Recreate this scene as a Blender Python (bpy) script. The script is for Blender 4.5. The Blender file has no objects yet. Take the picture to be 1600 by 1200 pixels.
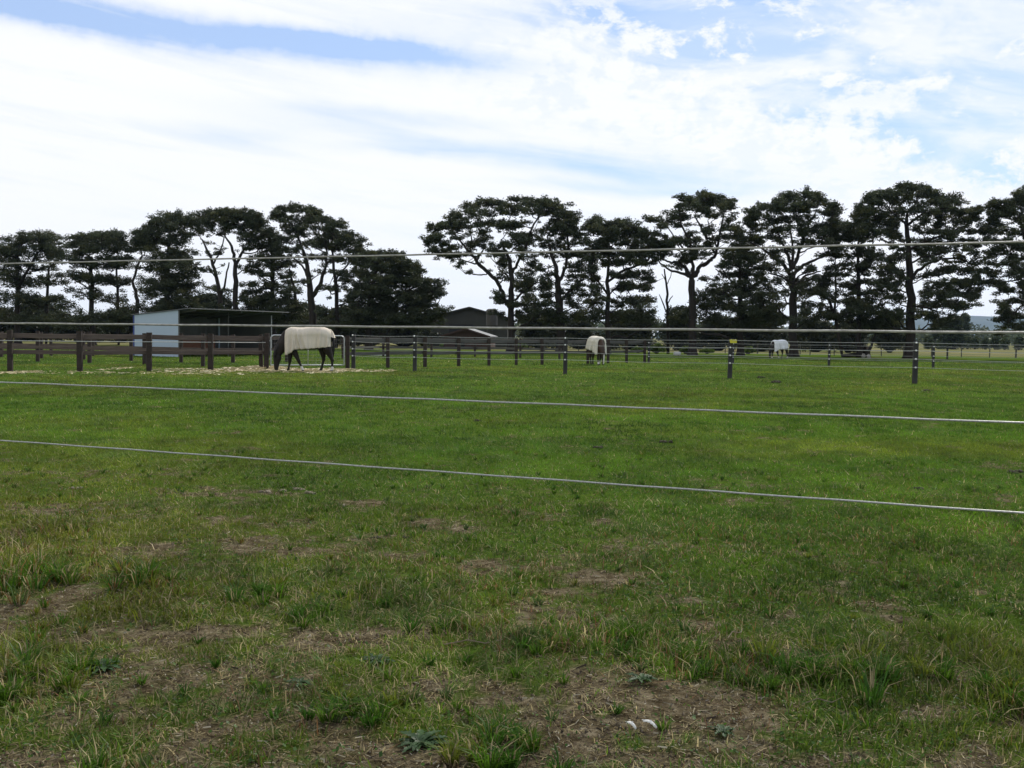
import bpy, math, random
import numpy as np
from mathutils import Vector, Matrix

random.seed(7)
RNG = np.random.default_rng(11)
SC = bpy.context.scene
COL = SC.collection

# ------------------------------------------------------------------ camera
CAM_H = 1.4
F = 1600.0
ROLL = 0.0130
PITCH = math.atan(74.8 / F)
fw = np.array([0, math.cos(PITCH), -math.sin(PITCH)])
r0 = np.array([1.0, 0, 0])
u0 = np.cross(r0, fw)
rr = math.cos(ROLL) * r0 + math.sin(ROLL) * u0
uu = math.cos(ROLL) * u0 - math.sin(ROLL) * r0
cam_d = bpy.data.cameras.new('camera')
cam = bpy.data.objects.new('camera', cam_d)
COL.objects.link(cam)
cam.matrix_world = Matrix(((rr[0], uu[0], -fw[0], 0), (rr[1], uu[1], -fw[1], 0), (rr[2], uu[2], -fw[2], CAM_H), (0, 0, 0, 1)))
cam_d.sensor_width = 36
cam_d.lens = 36
cam_d.clip_start = 0.05
cam_d.clip_end = 20000
SC.camera = cam


def ray(px, py):
    return rr * ((px - 800) / F) + uu * ((600 - py) / F) + fw


def ground(px, py):
    d = ray(px, py)
    t = CAM_H / -d[2]
    return np.array([d[0] * t, d[1] * t, 0.0])


def at(px, py, Y):
    d = ray(px, py)
    t = Y / d[1]
    return np.array([d[0] * t, Y, CAM_H + d[2] * t])


def hor(px):
    return 515.0 + 0.013 * px


# ------------------------------------------------------------------ noise
def _hash(ix, iy, s):
    v = (ix.astype(np.int64) * 374761393 + iy.astype(np.int64) * 668265263 + s * 1442695041) & 0x7fffffff
    v = ((v ^ (v >> 13)) * 1274126177) & 0x7fffffff
    v = v ^ (v >> 16)
    return (v & 0xffffff) / float(0xffffff)


def vnoise(x, y, s=0):
    ix = np.floor(x); iy = np.floor(y)
    fx = x - ix; fy = y - iy
    fx = fx * fx * (3 - 2 * fx); fy = fy * fy * (3 - 2 * fy)
    a = _hash(ix, iy, s); b = _hash(ix + 1, iy, s); c = _hash(ix, iy + 1, s); d = _hash(ix + 1, iy + 1, s)
    return a + (b - a) * fx + (c - a) * fy + (a - b - c + d) * fx * fy


def fbm(x, y, s=0, o=4):
    t = 0; a = 0.5; n = 0
    for k in range(o):
        t = t + a * vnoise(x * 2 ** k + 17.3 * k, y * 2 ** k - 9.1 * k, s + k)
        n += a; a *= 0.5
    return t / n


def sstep(a, b, x):
    t = np.clip((x - a) / (b - a), 0, 1)
    return t * t * (3 - 2 * t)


# bare earth and long grass: patches of the real paddock, given by their centre and size
def patch(px, py, rx, ry, w=1.0):
    c = ground(px, py)
    n = ground(px, py + ry)[1]; f = ground(px, py - ry)[1]
    return (c[0], (n + f) / 2, rx * c[1] / F, (f - n) / 2, w)


BARE = [patch(*p) for p in [
    (90, 797, 110, 14, .9), (150, 812, 60, 8, .8), (40, 800, 70, 10, .8), (190, 780, 40, 6, .5), (100, 722, 30, 5, .6), (340, 770, 50, 6, .6),
    (385, 851, 65, 13, 1), (370, 813, 70, 8, .8), (480, 815, 35, 9, .8), (250, 860, 130, 13, .7), (445, 772, 45, 6, .6),
    (585, 787, 26, 7, .9), (600, 842, 60, 9, .8), (660, 820, 30, 8, .9), (700, 828, 40, 6, .6), (745, 882, 42, 14, .9), (640, 870, 40, 8, .7), (860, 808, 40, 7, .6),
    (925, 905, 60, 16, 1), (880, 925, 30, 8, .7), (860, 890, 45, 7, .6), (1120, 945, 140, 10, .7), (1385, 962, 38, 12, 1), (1385, 1010, 60, 10, .8), (1080, 975, 70, 12, .6),
    (1300, 925, 60, 8, .7), (1150, 787, 45, 4, .5), (1370, 790, 25, 4, .5), (1590, 735, 30, 5, .6), (1250, 960, 90, 10, .5),
    (60, 950, 100, 18, .75), (300, 985, 180, 25, .85), (480, 1000, 130, 25, .7), (560, 985, 120, 16, .6),
    (330, 1060, 190, 45, .95), (150, 1080, 120, 30, .8), (250, 1150, 260, 50, .8), (480, 1130, 150, 40, .8), (650, 1080, 130, 30, .8), (600, 1190, 250, 40, .9),
    (760, 1090, 100, 25, .7), (920, 1085, 90, 35, 1), (1040, 1125, 100, 40, 1), (1180, 1120, 110, 40, .95), (860, 1150, 120, 35, .9), (1000, 1200, 260, 40, .8), (1280, 1180, 150, 35, .8), (1490, 1190, 150, 25, .7),
    (1460, 1110, 70, 18, .7), (1330, 1095, 60, 12, .7), (1570, 1130, 60, 15, .5), (60, 1190, 120, 25, .6)]]
LUSH = [patch(*p) for p in [
    (20, 850, 60, 40, 1.0), (60, 900, 120, 20, .7), (210, 890, 70, 20, .7), (230, 960, 110, 16, .7), (40, 1010, 60, 30, .8), (30, 1060, 80, 40, .7),
    (420, 910, 100, 18, .7), (300, 930, 90, 14, .6), (500, 950, 110, 20, .8), (620, 930, 120, 24, .9), (720, 990, 120, 24, .8), (830, 1000, 90, 22, .7), (960, 1000, 130, 24, .9),
    (1090, 1030, 120, 26, .9), (1310, 1050, 85, 40, 1.2), (1400, 1075, 80, 30, .8), (1500, 1040, 100, 30, .8), (1560, 1090, 80, 40, .9),
    (480, 1100, 90, 24, .8), (560, 1105, 60, 25, .9), (380, 1090, 60, 16, .5), (770, 1180, 60, 30, 1.0), (820, 1160, 40, 30, .9), (130, 1120, 60, 20, .6), (120, 1200, 100, 30, .7), (350, 1190, 60, 20, .7),
    (1080, 1170, 50, 25, .6), (1220, 1070, 80, 24, .6), (700, 1060, 70, 20, .5), (560, 1060, 60, 16, .5), (1420, 1150, 120, 25, .6), (210, 1050, 60, 16, .5)]]


def patches(x, y, L):
    m = np.zeros_like(x)
    for cx, cy, rx, ry, w in L:
        d = ((x - cx) / rx) ** 2 + ((y - cy) / ry) ** 2
        m = np.maximum(m, w * np.exp(-d * 0.85))
    return m


def bare(x, y):
    n = fbm(x * 2.6, y * 2.6, 3, 4) - 0.5
    near = 1 - sstep(8, 16, y)
    m = patches(x, y, BARE)
    n2 = fbm(x * 11, y * 11, 13, 3) - 0.5
    m = m * .72 + n * 1.6 + n2 * 1.3 + near * (.10 + 0.22 * sstep(0.42, 0.6, fbm(x * .9, y * .9, 8, 3))) * (1 - .45 * sstep(5.5, 9, y))
    return sstep(0.26, 0.80, m)


def lush(x, y):
    n = fbm(x * 3.1 + 50, y * 3.1, 21, 3) - 0.5
    return np.clip(patches(x, y, LUSH) + n * 0.9, 0, 1.3)


def gz(x, y):
    """height of the paddock surface"""
    k = 1 - sstep(20, 60, np.hypot(x, y))
    z = (fbm(x * 1.1, y * 1.1, 40, 3) - 0.5) * 0.06 + (fbm(x * 6, y * 6, 44, 3) - 0.5) * 0.022
    return z * k


# ------------------------------------------------------------------ materials
MATS = {}


def nodes_mat(name):
    m = bpy.data.materials.new(name)
    m.use_nodes = True
    nt = m.node_tree
    b = nt.nodes['Principled BSDF']
    return m, nt, b


def N(nt, t, **kw):
    n = nt.nodes.new(t)
    for k, v in kw.items():
        if k in n.inputs:
            n.inputs[k].default_value = v
        else:
            setattr(n, k, v)
    return n


def plain(name, c, c2=None, scale=8.0, rough=0.8, metal=0.0, bump=0.0, stretch=(1, 1, 1), spec=0.3):
    if name in MATS:
        return MATS[name]
    m, nt, b = nodes_mat(name)
    b.inputs['Roughness'].default_value = rough
    b.inputs['Metallic'].default_value = metal
    b.inputs['Specular IOR Level'].default_value = spec
    tc = N(nt, 'ShaderNodeTexCoord')
    mp = N(nt, 'ShaderNodeMapping')
    mp.inputs['Scale'].default_value = stretch
    nt.links.new(tc.outputs['Object'], mp.inputs['Vector'])
    nz = N(nt, 'ShaderNodeTexNoise', Scale=scale, Detail=5.0, Roughness=0.65)
    nt.links.new(mp.outputs[0], nz.inputs['Vector'])
    rp = N(nt, 'ShaderNodeValToRGB')
    rp.color_ramp.elements[0].position = 0.3; rp.color_ramp.elements[1].position = 0.7
    rp.color_ramp.elements[0].color = (*(c2 or [v * .7 for v in c]), 1)
    rp.color_ramp.elements[1].color = (*c, 1)
    nt.links.new(nz.outputs['Fac'], rp.inputs[0])
    nt.links.new(rp.outputs[0], b.inputs['Base Color'])
    if bump:
        bp = N(nt, 'ShaderNodeBump', Strength=bump, Distance=0.02)
        nt.links.new(nz.outputs['Fac'], bp.inputs['Height'])
        nt.links.new(bp.outputs[0], b.inputs['Normal'])
    MATS[name] = m
    return m


def leafmat(name, trans=0.35, gloss=0.06, rough=0.45, tint=(1, 1, 1), usecol=True, base=(.04, .05, .02), var=0.5, nscale=.6):
    """leaf or blade: diffuse + light passing through + slight sheen; the colour is stored per leaf"""
    m = bpy.data.materials.new(name); m.use_nodes = True
    nt = m.node_tree; nt.nodes.clear()
    out = N(nt, 'ShaderNodeOutputMaterial')
    if usecol:
        a = N(nt, 'ShaderNodeAttribute', attribute_name='Col'); csock = a.outputs['Color']
    else:
        tc = N(nt, 'ShaderNodeTexCoord'); nz = N(nt, 'ShaderNodeTexNoise', Scale=nscale, Detail=4.0)
        nt.links.new(tc.outputs['Object'], nz.inputs['Vector'])
        rp = N(nt, 'ShaderNodeValToRGB')
        rp.color_ramp.elements[0].position = .35; rp.color_ramp.elements[1].position = .65
        rp.color_ramp.elements[0].color = (*[v * (1 - var) for v in base], 1); rp.color_ramp.elements[1].color = (*[v * (1 + var) for v in base], 1)
        nt.links.new(nz.outputs['Fac'], rp.inputs[0]); csock = rp.outputs[0]
    d = N(nt, 'ShaderNodeBsdfDiffuse'); t = N(nt, 'ShaderNodeBsdfTranslucent'); g = N(nt, 'ShaderNodeBsdfGlossy', Roughness=rough)
    g.inputs['Color'].default_value = (1, 1, 1, 1)
    nt.links.new(csock, d.inputs['Color']); nt.links.new(csock, t.inputs['Color'])
    m1 = N(nt, 'ShaderNodeMixShader'); m1.inputs[0].default_value = trans
    nt.links.new(d.outputs[0], m1.inputs[1]); nt.links.new(t.outputs[0], m1.inputs[2])
    m2 = N(nt, 'ShaderNodeMixShader'); m2.inputs[0].default_value = gloss
    nt.links.new(m1.outputs[0], m2.inputs[1]); nt.links.new(g.outputs[0], m2.inputs[2])
    nt.links.new(m2.outputs[0], out.inputs['Surface'])
    return m


# ------------------------------------------------------------------ mesh helpers
def link(o, parent=None):
    COL.objects.link(o)
    if parent is not None:
        o.parent = parent
    return o


def tag(o, label=None, cat=None, group=None, kind=None):
    if label: o['label'] = label
    if cat: o['category'] = cat
    if group: o['group'] = group
    if kind: o['kind'] = kind
    return o


def empty(name, loc, label=None, cat=None, group=None, rz=0):
    o = bpy.data.objects.new(name, None)
    o.empty_display_size = 0.2
    o.location = loc; o.rotation_euler = (0, 0, rz)
    COL.objects.link(o)
    tag(o, label, cat, group)
    return o


def npmesh(name, V, Fc, mat, parent=None, col=None, smooth=False, attr=None):
    """V (n,3), Fc (m,k): one mesh object; col per vertex (n,3)"""
    V = np.asarray(V, dtype=np.float32); Fc = np.asarray(Fc, dtype=np.int32)
    me = bpy.data.meshes.new(name)
    me.vertices.add(len(V)); me.vertices.foreach_set('co', V.ravel())
    k = Fc.shape[1]
    me.loops.add(Fc.size); me.loops.foreach_set('vertex_index', Fc.ravel())
    me.polygons.add(len(Fc)); me.polygons.foreach_set('loop_start', np.arange(len(Fc), dtype=np.int32) * k)
    me.update(calc_edges=True)
    if smooth:
        me.polygons.foreach_set('use_smooth', np.ones(len(Fc), dtype=bool))
    if col is not None:
        ca = me.color_attributes.new('Col', 'FLOAT_COLOR', 'POINT')
        c4 = np.ones((len(V), 4), dtype=np.float32); c4[:, :3] = col
        ca.data.foreach_set('color', c4.ravel())
    if attr:
        for an, av in attr.items():
            a = me.attributes.new(an, 'FLOAT', 'POINT'); a.data.foreach_set('value', av.astype(np.float32))
    if mat: me.materials.append(mat)
    o = bpy.data.objects.new(name, me)
    return link(o, parent)


class MB:
    """collects shapes for one mesh"""
    def __init__(s):
        s.v = []; s.f = []

    def add(s, V, Fs):
        b = len(s.v)
        s.v += [tuple(map(float, p)) for p in V]
        s.f += [tuple(int(i) + b for i in f) for f in Fs]

    def box(s, a, b, w, h, up=(0, 0, 1), taper=1.0, ch=0.12):
        """beam from a to b, w wide (side), h high (up) with chamfered edges"""
        a = np.array(a, float); b = np.array(b, float)
        d = b - a; d /= np.linalg.norm(d)
        up = np.array(up, float)
        sd = np.cross(d, up); sd /= np.linalg.norm(sd)
        up = np.cross(sd, d)
        c = min(w, h) * ch
        prof = [(-w / 2 + c, -h / 2), (w / 2 - c, -h / 2), (w / 2, -h / 2 + c), (w / 2, h / 2 - c), (w / 2 - c, h / 2), (-w / 2 + c, h / 2), (-w / 2, h / 2 - c), (-w / 2, -h / 2 + c)]
        V = []
        for e, k in ((a, 1.0), (b, taper)):
            V += [e + sd * p * k + up * q * k for p, q in prof]
        Fs = [(i, (i + 1) % 8, 8 + (i + 1) % 8, 8 + i) for i in range(8)] + [tuple(range(7, -1, -1)), tuple(range(8, 16))]
        s.add(V, Fs)

    def tube(s, P, R, n=6, cap=True):
        P = [np.array(p, float) for p in P]
        if np.isscalar(R): R = [R] * len(P)
        V = []; prev = None
        for i, p in enumerate(P):
            d = P[min(i + 1, len(P) - 1)] - P[max(i - 1, 0)]
            d /= (np.linalg.norm(d) + 1e-9)
            if prev is None:
                a = np.cross(d, (0.31, 0.9, 0.2))
            else:
                a = prev - d * np.dot(prev, d)
            a /= (np.linalg.norm(a) + 1e-9); prev = a
            b = np.cross(d, a)
            for k in range(n):
                t = 2 * math.pi * k / n
                V.append(p + (a * math.cos(t) + b * math.sin(t)) * R[i])
        Fs = []
        for i in range(len(P) - 1):
            for k in range(n):
                Fs.append((i * n + k, i * n + (k + 1) % n, (i + 1) * n + (k + 1) % n, (i + 1) * n + k))
        if cap:
            Fs.append(tuple(range(n - 1, -1, -1))); Fs.append(tuple((len(P) - 1) * n + k for k in range(n)))
        s.add(V, Fs)

    def blob(s, c, r, seed=0, n=8, m=6, rough=.25):
        c = np.array(c, float); rg = np.random.default_rng(seed)
        V = [c + np.array((0, 0, r[2]))]
        for i in range(1, m):
            ph = math.pi * i / m
            for k in range(n):
                t = 2 * math.pi * k / n
                q = 1 + rg.uniform(-rough, rough)
                V.append(c + np.array((r[0] * math.sin(ph) * math.cos(t), r[1] * math.sin(ph) * math.sin(t), r[2] * math.cos(ph))) * q)
        V.append(c - np.array((0, 0, r[2])))
        Fs = [(0, 1 + k, 1 + (k + 1) % n) for k in range(n)]
        for i in range(m - 2):
            for k in range(n):
                a = 1 + i * n
                Fs.append((a + k, a + n + k, a + n + (k + 1) % n, a + (k + 1) % n))
        L = len(V) - 1; a = 1 + (m - 2) * n
        Fs += [(a + k, L, a + (k + 1) % n) for k in range(n)]
        s.add(V, Fs)

    def build(s, name, mat, parent=None, smooth=False):
        me = bpy.data.meshes.new(name)
        me.from_pydata(s.v, [], s.f)
        if smooth:
            me.polygons.foreach_set('use_smooth', np.ones(len(me.polygons), dtype=bool))
        me.materials.append(mat)
        me.update()
        return link(bpy.data.objects.new(name, me), parent)


# ------------------------------------------------------------------ sun and sky
SUN_AZ = math.radians(32)      # from +Y towards +X
SUN_EL = math.radians(41)
sdir = Vector((math.sin(SUN_AZ) * math.cos(SUN_EL), math.cos(SUN_AZ) * math.cos(SUN_EL), math.sin(SUN_EL)))
sl = bpy.data.lights.new('sun', 'SUN')
sl.energy = 3.9; sl.angle = math.radians(0.7); sl.color = (1.0, 0.95, 0.86)
so = link(bpy.data.objects.new('sun', sl))
so.rotation_euler = sdir.to_track_quat('Z', 'Y').to_euler()
so.location = (20, 30, 40)

W = bpy.data.worlds.new('World'); SC.world = W; W.use_nodes = True
nt = W.node_tree; nt.nodes.clear()
_L = nt.links


def M(op, a, b=None, c=None, clamp=False):
    n = nt.nodes.new('ShaderNodeMath'); n.operation = op; n.use_clamp = clamp
    for i, v in enumerate((a, b, c)):
        if v is None: continue
        if isinstance(v, (int, float)): n.inputs[i].default_value = v
        else: _L.new(v, n.inputs[i])
    return n.outputs[0]


def smooth(v, a, b):
    n = nt.nodes.new('ShaderNodeMapRange'); n.interpolation_type = 'SMOOTHSTEP'
    _L.new(v, n.inputs['Value']); n.inputs['From Min'].default_value = a; n.inputs['From Max'].default_value = b
    return n.outputs[0]


tc = N(nt, 'ShaderNodeTexCoord'); sp = N(nt, 'ShaderNodeSeparateXYZ')
_L.new(tc.outputs['Generated'], sp.inputs[0])
U = M('ARCTAN2', sp.outputs[0], sp.outputs[1])
V_ = M('ARCSINE', sp.outputs[2])


def cnoise(su, sv, scale, detail, seed, rough=.55, dist=0.0, shear=0.0):
    cx = N(nt, 'ShaderNodeCombineXYZ')
    vv = M('ADD', V_, M('MULTIPLY', U, shear))
    _L.new(M('MULTIPLY', U, su), cx.inputs[0]); _L.new(M('MULTIPLY', vv, sv), cx.inputs[1]); cx.inputs[2].default_value = seed
    n = N(nt, 'ShaderNodeTexNoise', Scale=scale, Detail=detail, Roughness=rough, Distortion=dist)
    _L.new(cx.outputs[0], n.inputs['Vector'])
    return n.outputs['Fac']


def uv(px, py):
    d = ray(px, py); d = d / np.linalg.norm(d)
    return math.atan2(d[0], d[1]), math.asin(d[2])


def gap(px, py, rx, ry, slope, w, du=None):
    """an opening in the cloud, elongated along a slope (down to the right is positive)"""
    u, v = uv(px, py)
    a = M('SUBTRACT', U, u)
    b = M('ADD', M('SUBTRACT', V_, v), M('MULTIPLY', a, slope))
    if du is not None: b = M('ADD', b, du)
    q = M('ADD', M('POWER', M('ABSOLUTE', M('DIVIDE', a, rx / F)), 2.0), M('POWER', M('ABSOLUTE', M('DIVIDE', b, ry / F)), 2.0))
    return M('MULTIPLY', M('EXPONENT', M('MULTIPLY', q, -1.0)), w)


wob = M('MULTIPLY', M('SUBTRACT', cnoise(6, 6, 1, 4, 3.0), .5), 0.035)
wob2 = M('ADD', M('MULTIPLY', M('SUBTRACT', cnoise(12, 12, 1, 5, 3.0), .5), 0.018), M('MULTIPLY', M('SUBTRACT', cnoise(50, 50, 1, 5, 7.0, rough=.65), .5), 0.010))
streak = cnoise(3.2, 26, 1.0, 5, 1.7, dist=.4, shear=.13)
streak2 = cnoise(6, 60, 1.0, 6, 8.2, dist=.6, shear=.13)
puff = cnoise(24, 34, 1.0, 6, 4.4, rough=.6, dist=.3)
puffS = cnoise(52, 70, 1.0, 5, 6.4, rough=.6, dist=.3)
big = cnoise(3, 5, 1.0, 3, 9.1)
gs = [gap(300, 48, 300, 22, .07, 1.15, wob2), gap(590, 76, 170, 15, .07, 1.1, wob2), gap(60, 24, 150, 17, .1, .7, wob2), gap(900, 8, 160, 22, 0, .3, wob),
      gap(780, 232, 320, 13, .10, .42, wob), gap(960, 268, 180, 12, .12, .55, wob), gap(600, 180, 160, 12, 0.05, .45, wob), gap(370, 205, 90, 14, 0, .3, wob), gap(640, 232, 120, 10, 0.0, .35, wob), gap(1000, 295, 200, 8, .04, .35, wob)]
G1 = gs[0]
for g in gs[1:]: G1 = M('ADD', G1, g)
G1 = M('MULTIPLY', G1, M('ADD', .72, M('MULTIPLY', smooth(streak2, .2, .7), .4)))
# right: above the slanting edge of the cloud bank thin veil and blue, with broken small cumulus over it
u1, v1 = uv(900, 62); u2, v2 = uv(1540, 285)
sl = (v2 - v1) / (u2 - u1)
dline = M('SUBTRACT', M('SUBTRACT', V_, v1), M('MULTIPLY', M('SUBTRACT', U, u1), sl))
pn = M('ADD', M('MULTIPLY', puff, .65), M('MULTIPLY', puffS, .35))
edge = M('ADD', dline, M('MULTIPLY', M('SUBTRACT', .5, pn), .13))
Rg = M('MULTIPLY', smooth(edge, -.006, .014), smooth(U, uv(700, 0)[0], uv(960, 0)[0]))
veil = M('ADD', .14, M('MULTIPLY', smooth(cnoise(6, 18, 1.0, 6, 12.2, dist=.5, shear=.1), .40, .62), .66))
pn2 = M('ADD', M('MULTIPLY', cnoise(17, 30, 1.0, 7, 21.4, rough=.62, dist=.25), .75), M('MULTIPLY', puffS, .25))
pf = M('MULTIPLY', smooth(pn2, .50, .60), .96)
G2 = M('MULTIPLY', M('MULTIPLY', Rg, veil), M('SUBTRACT', 1.0, pf))
below = M('SUBTRACT', 1.0, smooth(edge, -.006, .014))
puffshade = M('MULTIPLY', M('MULTIPLY', smooth(M('ADD', M('MULTIPLY', pn, .6), M('MULTIPLY', cnoise(34, 60, 1.0, 7, 31.0, rough=.65), .4)), .53, .44), .20), M('MULTIPLY', below, M('MINIMUM', M('ADD', gap(1250, 200, 380, 110, .3, 1.3), gap(900, 150, 200, 60, .1, .7)), 1.0)))
cover = M('SUBTRACT', M('SUBTRACT', 1.0, G1), G2)
cover = M('SUBTRACT', cover, M('MULTIPLY', smooth(M('ADD', M('MULTIPLY', streak, .6), M('MULTIPLY', streak2, .4)), .46, .64), .17))
cover = M('SUBTRACT', cover, puffshade)
cover = M('ADD', cover, M('MULTIPLY', M('SUBTRACT', big, .5), .15))
up = smooth(V_, .36, .9)
cover = M('SUBTRACT', cover, M('MULTIPLY', up, .25))
cover = M('MAXIMUM', M('MINIMUM', cover, 1.0), 0.08)
sky = N(nt, 'ShaderNodeTexSky')
sky.sky_type = 'NISHITA'; sky.sun_disc = False
sky.sun_elevation = SUN_EL; sky.sun_rotation = SUN_AZ
sky.air_density = 1.0; sky.dust_density = .2; sky.ozone_density = 3.0
mix = N(nt, 'ShaderNodeMix', data_type='RGBA')
tint = N(nt, 'ShaderNodeMix', data_type='RGBA'); tint.inputs[0].default_value = .6
_L.new(sky.outputs[0], tint.inputs[6]); tint.inputs[7].default_value = (2.9, 4.0, 6.4, 1)
_L.new(cover, mix.inputs[0]); _L.new(tint.outputs[2], mix.inputs[6])
mix.inputs[7].default_value = (6.75, 6.85, 7.1, 1)
bg = N(nt, 'ShaderNodeBackground'); bg.inputs['Strength'].default_value = 0.15
_L.new(mix.outputs[2], bg.inputs['Color'])
wo = N(nt, 'ShaderNodeOutputWorld'); _L.new(bg.outputs[0], wo.inputs['Surface'])

SC.view_settings.view_transform = 'Standard'; SC.view_settings.look = 'None'
SC.view_settings.gamma = 1.0; SC.view_settings.exposure = 0.0
SC.view_settings.use_curve_mapping = False

# ------------------------------------------------------------------ ground
def grow(a0, step, end, k):
    L = [a0]
    while L[-1] < end:
        step *= k; L.append(L[-1] + step)
    return L


ys = list(np.arange(2.2, 13, .05)); ys += grow(13, .05, 5200, 1.035)[1:]
ys = [-60, -30, -12, -5, -1, 1] + ys
xp = list(np.arange(0, 6.5, .05)); xp += grow(6.5, .05, 4200, 1.05)[1:]
xs = [-x for x in xp[:0:-1]] + xp
XS, YS = np.meshgrid(np.array(xs), np.array(ys))
ZS = gz(XS, YS)
BR = bare(XS, YS)
nx, ny = len(xs), len(ys)
idx = np.arange(nx * ny).reshape(ny, nx)
FQ = np.stack([idx[:-1, :-1], idx[:-1, 1:], idx[1:, 1:], idx[1:, :-1]], -1).reshape(-1, 4)

m, gn, b = nodes_mat('paddock_soil_and_turf')
nt2 = gn
b.inputs['Roughness'].default_value = 1.0; b.inputs['Specular IOR Level'].default_value = .0
geo = N(gn, 'ShaderNodeNewGeometry')


def gnoise(scale, detail=5.0, stretch=(1, 1, 1), rough=.6):
    mp = N(gn, 'ShaderNodeMapping'); mp.inputs['Scale'].default_value = stretch
    gn.links.new(geo.outputs['Position'], mp.inputs['Vector'])
    n = N(gn, 'ShaderNodeTexNoise', Scale=scale, Detail=detail, Roughness=rough)
    gn.links.new(mp.outputs[0], n.inputs['Vector'])
    return n.outputs['Fac']


def gramp(fac, stops):
    r = N(gn, 'ShaderNodeValToRGB'); cr = r.color_ramp
    while len(cr.elements) < len(stops): cr.elements.new(.5)
    for e, (p, c) in zip(cr.elements, stops):
        e.position = p; e.color = (*c, 1)
    gn.links.new(fac, r.inputs[0]); return r.outputs[0]


def gmix(fac, a, b_):
    n = N(gn, 'ShaderNodeMix', data_type='RGBA')
    gn.links.new(fac, n.inputs[0]) if not isinstance(fac, float) else setattr(n.inputs[0], 'default_value', fac)
    for s, v in ((6, a), (7, b_)):
        if isinstance(v, tuple): n.inputs[s].default_value = (*v, 1)
        else: gn.links.new(v, n.inputs[s])
    return n.outputs[2]


soil = gramp(gnoise(9.0, 9.0, rough=.75), [(.36, (.035, .026, .014)), (.46, (.090, .070, .040)), (.54, (.15, .121, .074)), (.67, (.30, .25, .165))])
turf_a = gramp(gnoise(.35, 8.0), [(.3, (.052, .096, .014)), (.5, (.074, .124, .018)), (.72, (.106, .140, .028))])
turf_b = gramp(gnoise(14.0, 6.0, (1, .5, 1)), [(.32, (.030, .058, .009)), (.5, (.068, .110, .016)), (.68, (.125, .160, .032))])
turf = gmix(.5, turf_a, turf_b)
at_b = N(gn, 'ShaderNodeAttribute', attribute_name='bare')
# beyond the trees the neighbour's field is paler and drier
sy = N(gn, 'ShaderNodeSeparateXYZ'); gn.links.new(geo.outputs['Position'], sy.inputs[0])
mr = N(gn, 'ShaderNodeMapRange', interpolation_type='SMOOTHSTEP'); gn.links.new(sy.outputs[1], mr.inputs[0])
mr.inputs['From Min'].default_value = 94; mr.inputs['From Max'].default_value = 105
dry = gramp(gnoise(.06, 6.0, (1, .4, 1)), [(.35, (.10, .12, .04)), (.6, (.19, .17, .085))])
turf2 = gmix(mr.outputs[0], turf, dry)
colr = gmix(at_b.outputs['Fac'], turf2, soil)
gn.links.new(colr, b.inputs['Base Color'])
bp = N(gn, 'ShaderNodeBump', Strength=1.0, Distance=.04)
gn.links.new(gnoise(26.0, 9.0, rough=.7), bp.inputs['Height']); gn.links.new(bp.outputs[0], b.inputs['Normal'])
g = npmesh('ground', np.stack([XS, YS, ZS], -1).reshape(-1, 3), FQ, m, smooth=True, attr={'bare': BR.ravel()})
tag(g, 'green horse paddock with worn bare earth patches, reaching to the horizon', kind='structure')

# ------------------------------------------------------------------ grass blades (uncountable)
C_GREEN = np.array([.070, .150, .011]); C_DEEP = np.array([.038, .098, .010]); C_YEL = np.array([.128, .160, .018])
C_STRAW = np.array([.38, .31, .16]); C_BLUE = np.array([.07, .115, .03]); C_RUST = np.array([.17, .09, .04])


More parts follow.
